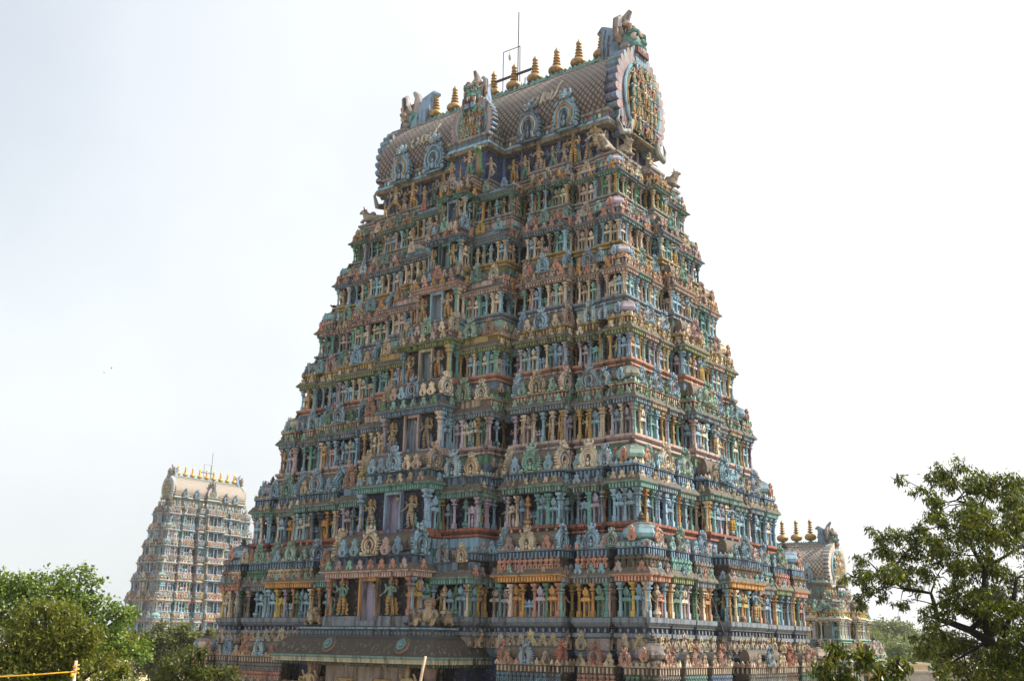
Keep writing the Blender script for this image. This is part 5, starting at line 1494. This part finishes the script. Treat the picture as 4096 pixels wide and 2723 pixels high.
L_NEEM = [
    [(8.84,20.0,11.18,0.09),(8.92,20.0,11.97,0.1),(8.67,20.0,12.21,0.09),(8.35,20.0,12.39,0.07),(8.03,20.0,12.51,0.06),(7.78,20.0,12.57,0.05),(7.75,20.0,12.82,0.04),(7.7,20.0,13.03,0.03),(7.52,20.0,13.06,0.03),(7.24,20.0,13.09,0.03),(7.08,20.0,13.19,0.02),(6.95,20.0,13.35,0.02),(6.75,20.0,13.43,0.01)],
    [(8.35,20.0,12.39,0.06),(8.57,20.0,12.58,0.04),(8.8,20.0,12.89,0.03),(9.05,20.0,13.11,0.02)],
    [(8.82,20.0,12.08,0.08),(8.97,20.0,12.37,0.06),(9.15,20.0,12.78,0.05),(9.3,20.0,13.34,0.03)],
    [(8.64,20.0,12.21,0.06),(8.65,20.0,12.64,0.05),(8.65,20.0,13.05,0.04),(8.73,20.0,13.49,0.04),(8.6,20.0,13.72,0.04),(8.51,20.0,13.91,0.03),(8.59,20.0,14.2,0.03),(8.72,20.0,14.51,0.03),(8.52,20.0,14.68,0.02),(8.33,20.0,14.73,0.01)],
    [(8.73,20.0,13.49,0.03),(8.99,20.0,13.64,0.03),(9.29,20.0,13.81,0.02),(9.61,20.0,14.04,0.02)],
    [(8.51,20.0,13.91,0.02),(8.27,20.0,14.1,0.01),(8.05,20.0,14.27,0.01)],
    [(8.72,20.0,14.51,0.02),(8.88,20.0,14.8,0.01),(9.13,20.0,14.98,0.01)],
    [(7.75,20.0,12.82,0.02),(7.61,20.0,12.87,0.01),(7.36,20.0,12.92,0.01)],
    [(7.7,20.0,13.03,0.02),(7.82,20.0,13.31,0.01),(7.99,20.0,13.54,0.01)],
    [(7.78,20.0,12.57,0.02),(7.54,20.0,12.65,0.01)],
    [(8.03,20.0,12.51,0.02),(7.74,20.0,12.43,0.01)],
    [(7.08,20.0,13.19,0.01),(7.16,20.0,13.58,0.01),(7.29,20.0,13.75,0.01)],
    [(6.95,20.0,13.35,0.01),(6.57,20.0,13.29,0.01),(6.29,20.0,13.29,0.01)],
    [(8.33,20.0,14.73,0.01),(7.94,20.0,14.64,0.01)],
    [(8.52,20.0,14.68,0.01),(8.28,20.0,15.14,0.01)],
    [(8.05,20.0,14.27,0.01),(7.46,20.0,14.09,0.01),(6.97,20.0,13.97,0.01)],
    [(8.92,20.0,11.97,0.04),(8.55,20.0,12.15,0.03),(8.2,20.0,11.96,0.02),(7.82,20.0,11.74,0.01)]]
L_NEEM2 = [
    [(4.39,13.0,11.11,0.02),(4.33,13.0,11.61,0.02),(4.24,13.0,11.87,0.01),(4.1,13.0,11.99,0.01)],
    [(4.33,13.0,11.61,0.01),(4.54,13.0,11.82,0.01)],
    [(4.35,13.0,11.44,0.02),(3.82,13.0,11.6,0.01),(3.8,13.0,12.03,0.01)]]
GR = lambda *c: list(c)
G_PALE = GR((.120, .205, .030), (.145, .225, .034), (.085, .155, .024), (.18, .24, .04))
G_OLIVE = GR((.110, .140, .015), (.135, .160, .016), (.078, .110, .012), (.17, .17, .018))
G_DARK = GR((.060, .085, .012), (.078, .098, .014), (.045, .066, .010), (.12, .12, .02))
G_NEEM = GR((.058, .092, .008), (.088, .122, .011), (.030, .050, .005), (.036, .058, .006), (.18, .185, .016))
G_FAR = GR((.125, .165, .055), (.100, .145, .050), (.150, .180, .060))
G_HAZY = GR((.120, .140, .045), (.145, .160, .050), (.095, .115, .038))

def low(clumps, dz, k): return [(x, y, z - dz, r * k) for x, y, z, r in clumps]
def extra(clumps, n, seed, dx=(-.5, .5), dy=(.5, 2.0), dz=(-1.2, .2), k=1.0):
    """fill the crown out in depth, behind the clumps one sees"""
    r = random.Random(seed); o = list(clumps)
    for i in range(n):
        c = r.choice(clumps); o.append((c[0] + r.uniform(*dx), c[1] + r.uniform(*dy), c[2] + r.uniform(*dz), c[3] * k))
    return o
limb_tree('tall bright green leafy tree at the left edge, topmost of the left-hand trees', extra(low(T_PALE, .15, .85), 16, 1), (-18.0, 45.8, 0), .32, 900, (.17, .11), G_PALE, 101, twigs=8)
limb_tree('olive green fine-leaved tree at the lower left, in front of the brighter tree', extra(low(T_OLIVE, .12, .85), 14, 2), (-13.2, 32.8, 0), .28, 1900, (.15, .06), G_OLIVE, 102, twigs=10)
limb_tree('low yellow-green bushy tree below the cream building, behind the bamboo pole', extra(low(T_LOWA, .15, .8), 6, 3, (-.3, .3), (.2, 1), (-.8, 0)), (-9.0, 26.5, 0), .14, 2600, (.13, .06), G_OLIVE, 103)
limb_tree('dark green tree in front of the left foot of the near tower', extra(low(T_LOWB, .2, .75), 12, 4, (-.4, .4), (.2, 1.2), (-1, 0)), (-8.3, 30.8, 0), .18, 2400, (.13, .055), G_DARK, 104)
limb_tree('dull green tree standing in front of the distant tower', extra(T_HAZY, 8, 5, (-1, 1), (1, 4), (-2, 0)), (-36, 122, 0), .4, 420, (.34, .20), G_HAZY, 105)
limb_tree('big dark neem tree with crooked black limbs at the right edge', extra(T_NEEM + [(8.7, 19.2, 11.5, .42), (9.1, 19.3, 11.9, .42), (8.4, 19.4, 11.75, .36), (9.3, 19.2, 12.5, .40), (8.8, 19.1, 12.2, .34), (9.5, 19.4, 11.5, .42), (9.9, 20, 13.2, .4), (10.3, 20.4, 12.3, .45)], 22, 6, (-.2, .8), (-.8, 1.5), (-.5, .3), .9), (8.95, 20.0, 0), .16, 7200, (.10, .030), G_NEEM, 106,
          limbs=L_NEEM + [[(8.95, 20.0, 0, .17), (8.88, 20.0, 5, .15), (8.84, 20.0, 11.2, .11)]], twigs=9, squash=.9, droop=.55, spread=.25)
limb_tree('small dark neem branch top at the bottom, in front of the cream and green tower', T_NEEM2, (4.39, 13.0, 0), .06, 9500, (.095, .028), G_NEEM, 107,
          limbs=L_NEEM2 + [[(4.5, 13.1, 0, .06), (4.42, 13.0, 6, .05), (4.38, 13.0, 11.3, .025)]], twigs=9, squash=.9, droop=.55, spread=.32)
FG = 'far trees beyond the right-hand wall'
for nm, cl, bs, lb in (('a', T_FARA, (108, 334, 0), 'hazy far tree with two rounded tops, just right of the small tower'), ('b', T_FARB, (106, 304, 0), 'hazy far tree in front of the lattice mast'),
                       ('c', T_FARC, (106.5, 284, 0), 'low hazy far tree seen under the neem limbs'), ('d', T_FARD, (66.8, 204, 0), 'yellow-green far tree beside the small tower'),
                       ('e', T_FARE, (70, 194, 0), 'yellow-green far tree above the little white hut')):
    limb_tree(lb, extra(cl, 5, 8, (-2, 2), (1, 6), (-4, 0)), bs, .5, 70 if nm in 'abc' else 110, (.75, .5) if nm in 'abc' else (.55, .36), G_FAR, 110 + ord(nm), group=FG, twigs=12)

# ------------------------------------------------------------------ ground, roofs, walls, small things
g = MB().add([(-3000, -3000, 0), (3000, -3000, 0), (3000, 3000, 0), (-3000, 3000, 0)], [(0, 1, 2, 3)])
structure('ground', g.mesh('ground', M_GROUND))
ter = obj('flat_roofed_building', None, None, Matrix.Translation((0, 0, 0)))
tag(ter, 'plain flat-roofed building under the bamboo pole and yellow rope', 'building')
obj('wall', MB().box(-8, 1.5, -7, 9.4, 0, 10.2).mesh('wall', M_CONCRETE), ter)
obj('roof_terrace', MB().box(-8.1, 1.6, -7.1, 9.5, 10.2, 10.4).mesh('roof_terrace', M_CONCRETE), ter)
tag(obj('bamboo_pole', MB().tube([(-2.68, 7, 10.4), (-2.68, 7, 11.3), (-2.685, 7, 11.86)], [.013, .0115, .010], 10).mesh('bamboo_pole', M_WOOD, True)),
    'upright bamboo pole at the lower left with yellow rope tied to it', 'pole')
tag(obj('yellow_rope', MB().tube([(-2.68, 6.98, 11.795), (-2.90, 6.98, 11.775), (-3.15, 7, 11.757), (-3.6, 7.0, 11.73), (-4.4, 7, 11.70), (-6, 7, 11.74)], .0038, 8)
        .tube([(-2.68 + .018 * math.cos(t), 7 + .018 * math.sin(t), 11.785 + .004 * t) for t in np.linspace(0, 12.5, 40)], .0038, 6).ball((-2.69, 6.98, 11.775), .012, None, 8, 6).ball((-2.93, 6.98, 11.774), .008, None, 8, 6).mesh('yellow_rope', M_ROPE, True)),
    'bright yellow rope tied to the bamboo pole and running off to the left', 'rope')
tag(obj('bamboo_pole', MB().tube([(-6, 7.02, 10.4), (-6, 7.02, 11.9)], [.019, .015], 10).mesh('bamboo_pole', M_WOOD, True)), 'second bamboo pole holding the far end of the yellow rope, outside the picture', 'pole')
tag(obj('bamboo_stick', MB().tube([(-.72, 8, 10.4), (-.65, 8, 11.4), (-.60, 8, 11.80), (-.578, 8, 11.912)], [.012, .011, .010, .009], 8).mesh('bamboo_stick', M_WOOD, True)),
    'thin light wooden stick leaning in front of the porch eave', 'stick')

cb = obj('cream_building', None, None, Matrix.Translation((-72, 196, 0)) @ Matrix.Rotation(TH + R(90), 4, 'Z'))
tag(cb, 'low cream building with a stepped cornice between the left-hand trees', 'building')
obj('wall', MB().box(-14, 12, -5, 5, 0, 7.6).mesh('wall', M_CREAM), cb)
m = MB()
for o, z0, z1 in ((.3, 7.6, 8.1), (.7, 8.1, 8.4), (.35, 8.4, 9.1), (.8, 9.1, 9.35)): m.box(-14 - o, 12 + o, -5 - o, 5 + o, z0, z1)
obj('cornice', m.mesh('cornice', M_CREAM), cb)
for x in (-11, -7, -3, 1, 5, 9):
    obj('window', MB().box(x - .6, x + .6, -5.04, -4.9, 3.5, 6).mesh('window', M_BIRD), cb)
pw = obj('boundary_wall', None, None, Matrix.Translation((39, 110, 0)))
tag(pw, 'long plain weathered wall at the bottom right, under the far trees', 'wall')
obj('wall', MB().box(-9, 22, 0, 1.0, 0, 10.0).mesh('wall', M_CONCRETE), pw)
obj('coping', MB().box(-9.1, 22.1, -.12, 1.12, 10.0, 10.22).mesh('coping', M_CONCRETE), pw)
hut = obj('white_hut', None, None, Matrix.Translation((55, 150, 0)))
tag(hut, 'little white hut with a flat roof among the far trees', 'hut')
obj('wall', MB().box(-1.5, 1.1, -1, 3, 0, 10.3).mesh('wall', M_CREAM), hut)
obj('roof', MB().box(-1.8, 1.4, -1.4, 3.3, 10.3, 10.62).mesh('roof', M_CREAM), hut)
lt = obj('lattice_mast', None, None, Matrix.Translation((148.7, 420, 0)))
tag(lt, 'faint lattice radio mast far behind the right-hand trees', 'mast')
m = MB(); hw = lambda z: .9 - .022 * z
for sx in (-1, 1):
    for sy in (-1, 1): m.tube([(sx * hw(0), sy * hw(0), 0), (sx * hw(25), sy * hw(25), 25)], .09, 4)
for k in range(14):
    z = k * 1.78
    for sx in (-1, 1):
        m.tube([(sx * hw(z), -hw(z), z), (-sx * hw(z + 1.78), -hw(z + 1.78), z + 1.78)], .05, 4); m.tube([(hw(z), sx * hw(z), z), (hw(z + 1.78), -sx * hw(z + 1.78), z + 1.78)], .05, 4)
m.tube([(0, 0, 24), (0, 0, 29)], .06, 4); m.box(-1.2, -.9, -1, -.6, 20.5, 23).box(.9, 1.2, -1, -.6, 20.5, 23)
obj('frame', m.mesh('frame', M_IRON), lt)

# birds
def bird_mb(fly):
    m = MB()
    m.ball((0, 0, .10), (.075, .17, .075), None, 10, 7).ball((0, -.17, .17), (.045, .055, .045), None, 8, 6)
    m.lathe([(.018, 0), (.004, .06)], 6, (0, 0, 0)); n = 12
    for i in range(len(m.v) - n, len(m.v)):
        x, y, z = m.v[i]; m.v[i] = (x, -.21 - z, .165 + y)
    m.prism([(-.04, 0), (.04, 0), (.055, .20), (-.055, .20)], -.012, .012)
    for i in range(len(m.v) - 8, len(m.v)):
        x, y, z = m.v[i]; m.v[i] = (x, .13 + z, .09 - z * .35 + y)
    if fly:
        for s in (-1, 1):
            m.add([(s * .05, -.10, .13), (s * .22, -.13, .26), (s * .42, -.02, .30), (s * .24, .08, .24), (s * .05, .10, .12),
                   (s * .05, -.10, .115), (s * .22, -.13, .245), (s * .42, -.02, .29), (s * .24, .08, .225), (s * .05, .10, .105)],
                  [(0, 1, 2, 3, 4), (9, 8, 7, 6, 5), (0, 5, 6, 1), (1, 6, 7, 2), (2, 7, 8, 3), (3, 8, 9, 4)])
    else:
        for s in (-1, 1):
            m.ball((s * .06, .04, .10), (.03, .15, .06), None, 8, 5); m.tube([(s * .03, 0, .05), (s * .03, -.01, 0)], .008, 5)
    return m
bp_, bf_ = bird_mb(False).mesh('bird', M_BIRD, True), bird_mb(True).mesh('bird', M_BIRD, True)
GBD = 'birds about the near tower'
def bird(me, M, label, s=1.0): tag(obj('bird', me, None, M @ Matrix.Scale(s, 4)), label, 'bird', GBD)
bird(bf_, Matrix.Translation((-46.83, 120, 41.24)) @ Matrix.Rotation(R(60), 4, 'Z'), 'lower of two tiny birds flying in the open sky on the left', .38)
bird(bf_, Matrix.Translation((-46.06, 120, 41.82)) @ Matrix.Rotation(R(120), 4, 'Z') @ Matrix.Rotation(R(40), 4, 'Y'), 'upper of two tiny birds flying in the open sky on the left', .38)
bird(bf_, Matrix.Translation((21.34, 75, 14.4)) @ Matrix.Rotation(R(-60), 4, 'Z'), 'pigeon flying with raised wings before the cream and green tower', 1.2)
bird(bp_, MN @ T(-9.75, -3.45, 44.55, R(-60), 1.1), 'black crow perched beside the left end of the crown roof')
bird(bp_, MN @ T(-A[4] + .25, -Bh[4] - .05, Z[4] + CH[4] + .52, R(-70), 1.2), 'dark bird perched on the left cornice of the fourth pillared storey')
bird(bp_, MN @ T(-A[6] - .2, -Bh[6] - .1, Z[6] + .02, R(-70), 1.2), 'dark bird perched at the left end of the sixth pillared storey')
bird(bp_, MN @ T(3.1, -12.5, 12.86, R(-20), 1.0), 'dark bird perched on the porch parapet')

# ------------------------------------------------------------------ warm dry haze
hz = MB().box(-700, 700, -120, 900, -1, 75)
hm = bpy.data.materials.new('haze'); hm.use_nodes = True
hN = hm.node_tree.nodes; hN.remove(hN['Principled BSDF'])
pv = hN.new('ShaderNodeVolumePrincipled')
pv.inputs['Color'].default_value = (.93, .95, 1.0, 1); pv.inputs['Density'].default_value = .00018; pv.inputs['Anisotropy'].default_value = .3
hm.node_tree.links.new(pv.outputs[0], hN['Material Output'].inputs['Volume'])
ho = obj('haze', hz.mesh('haze', hm)); ho['kind'] = 'stuff'
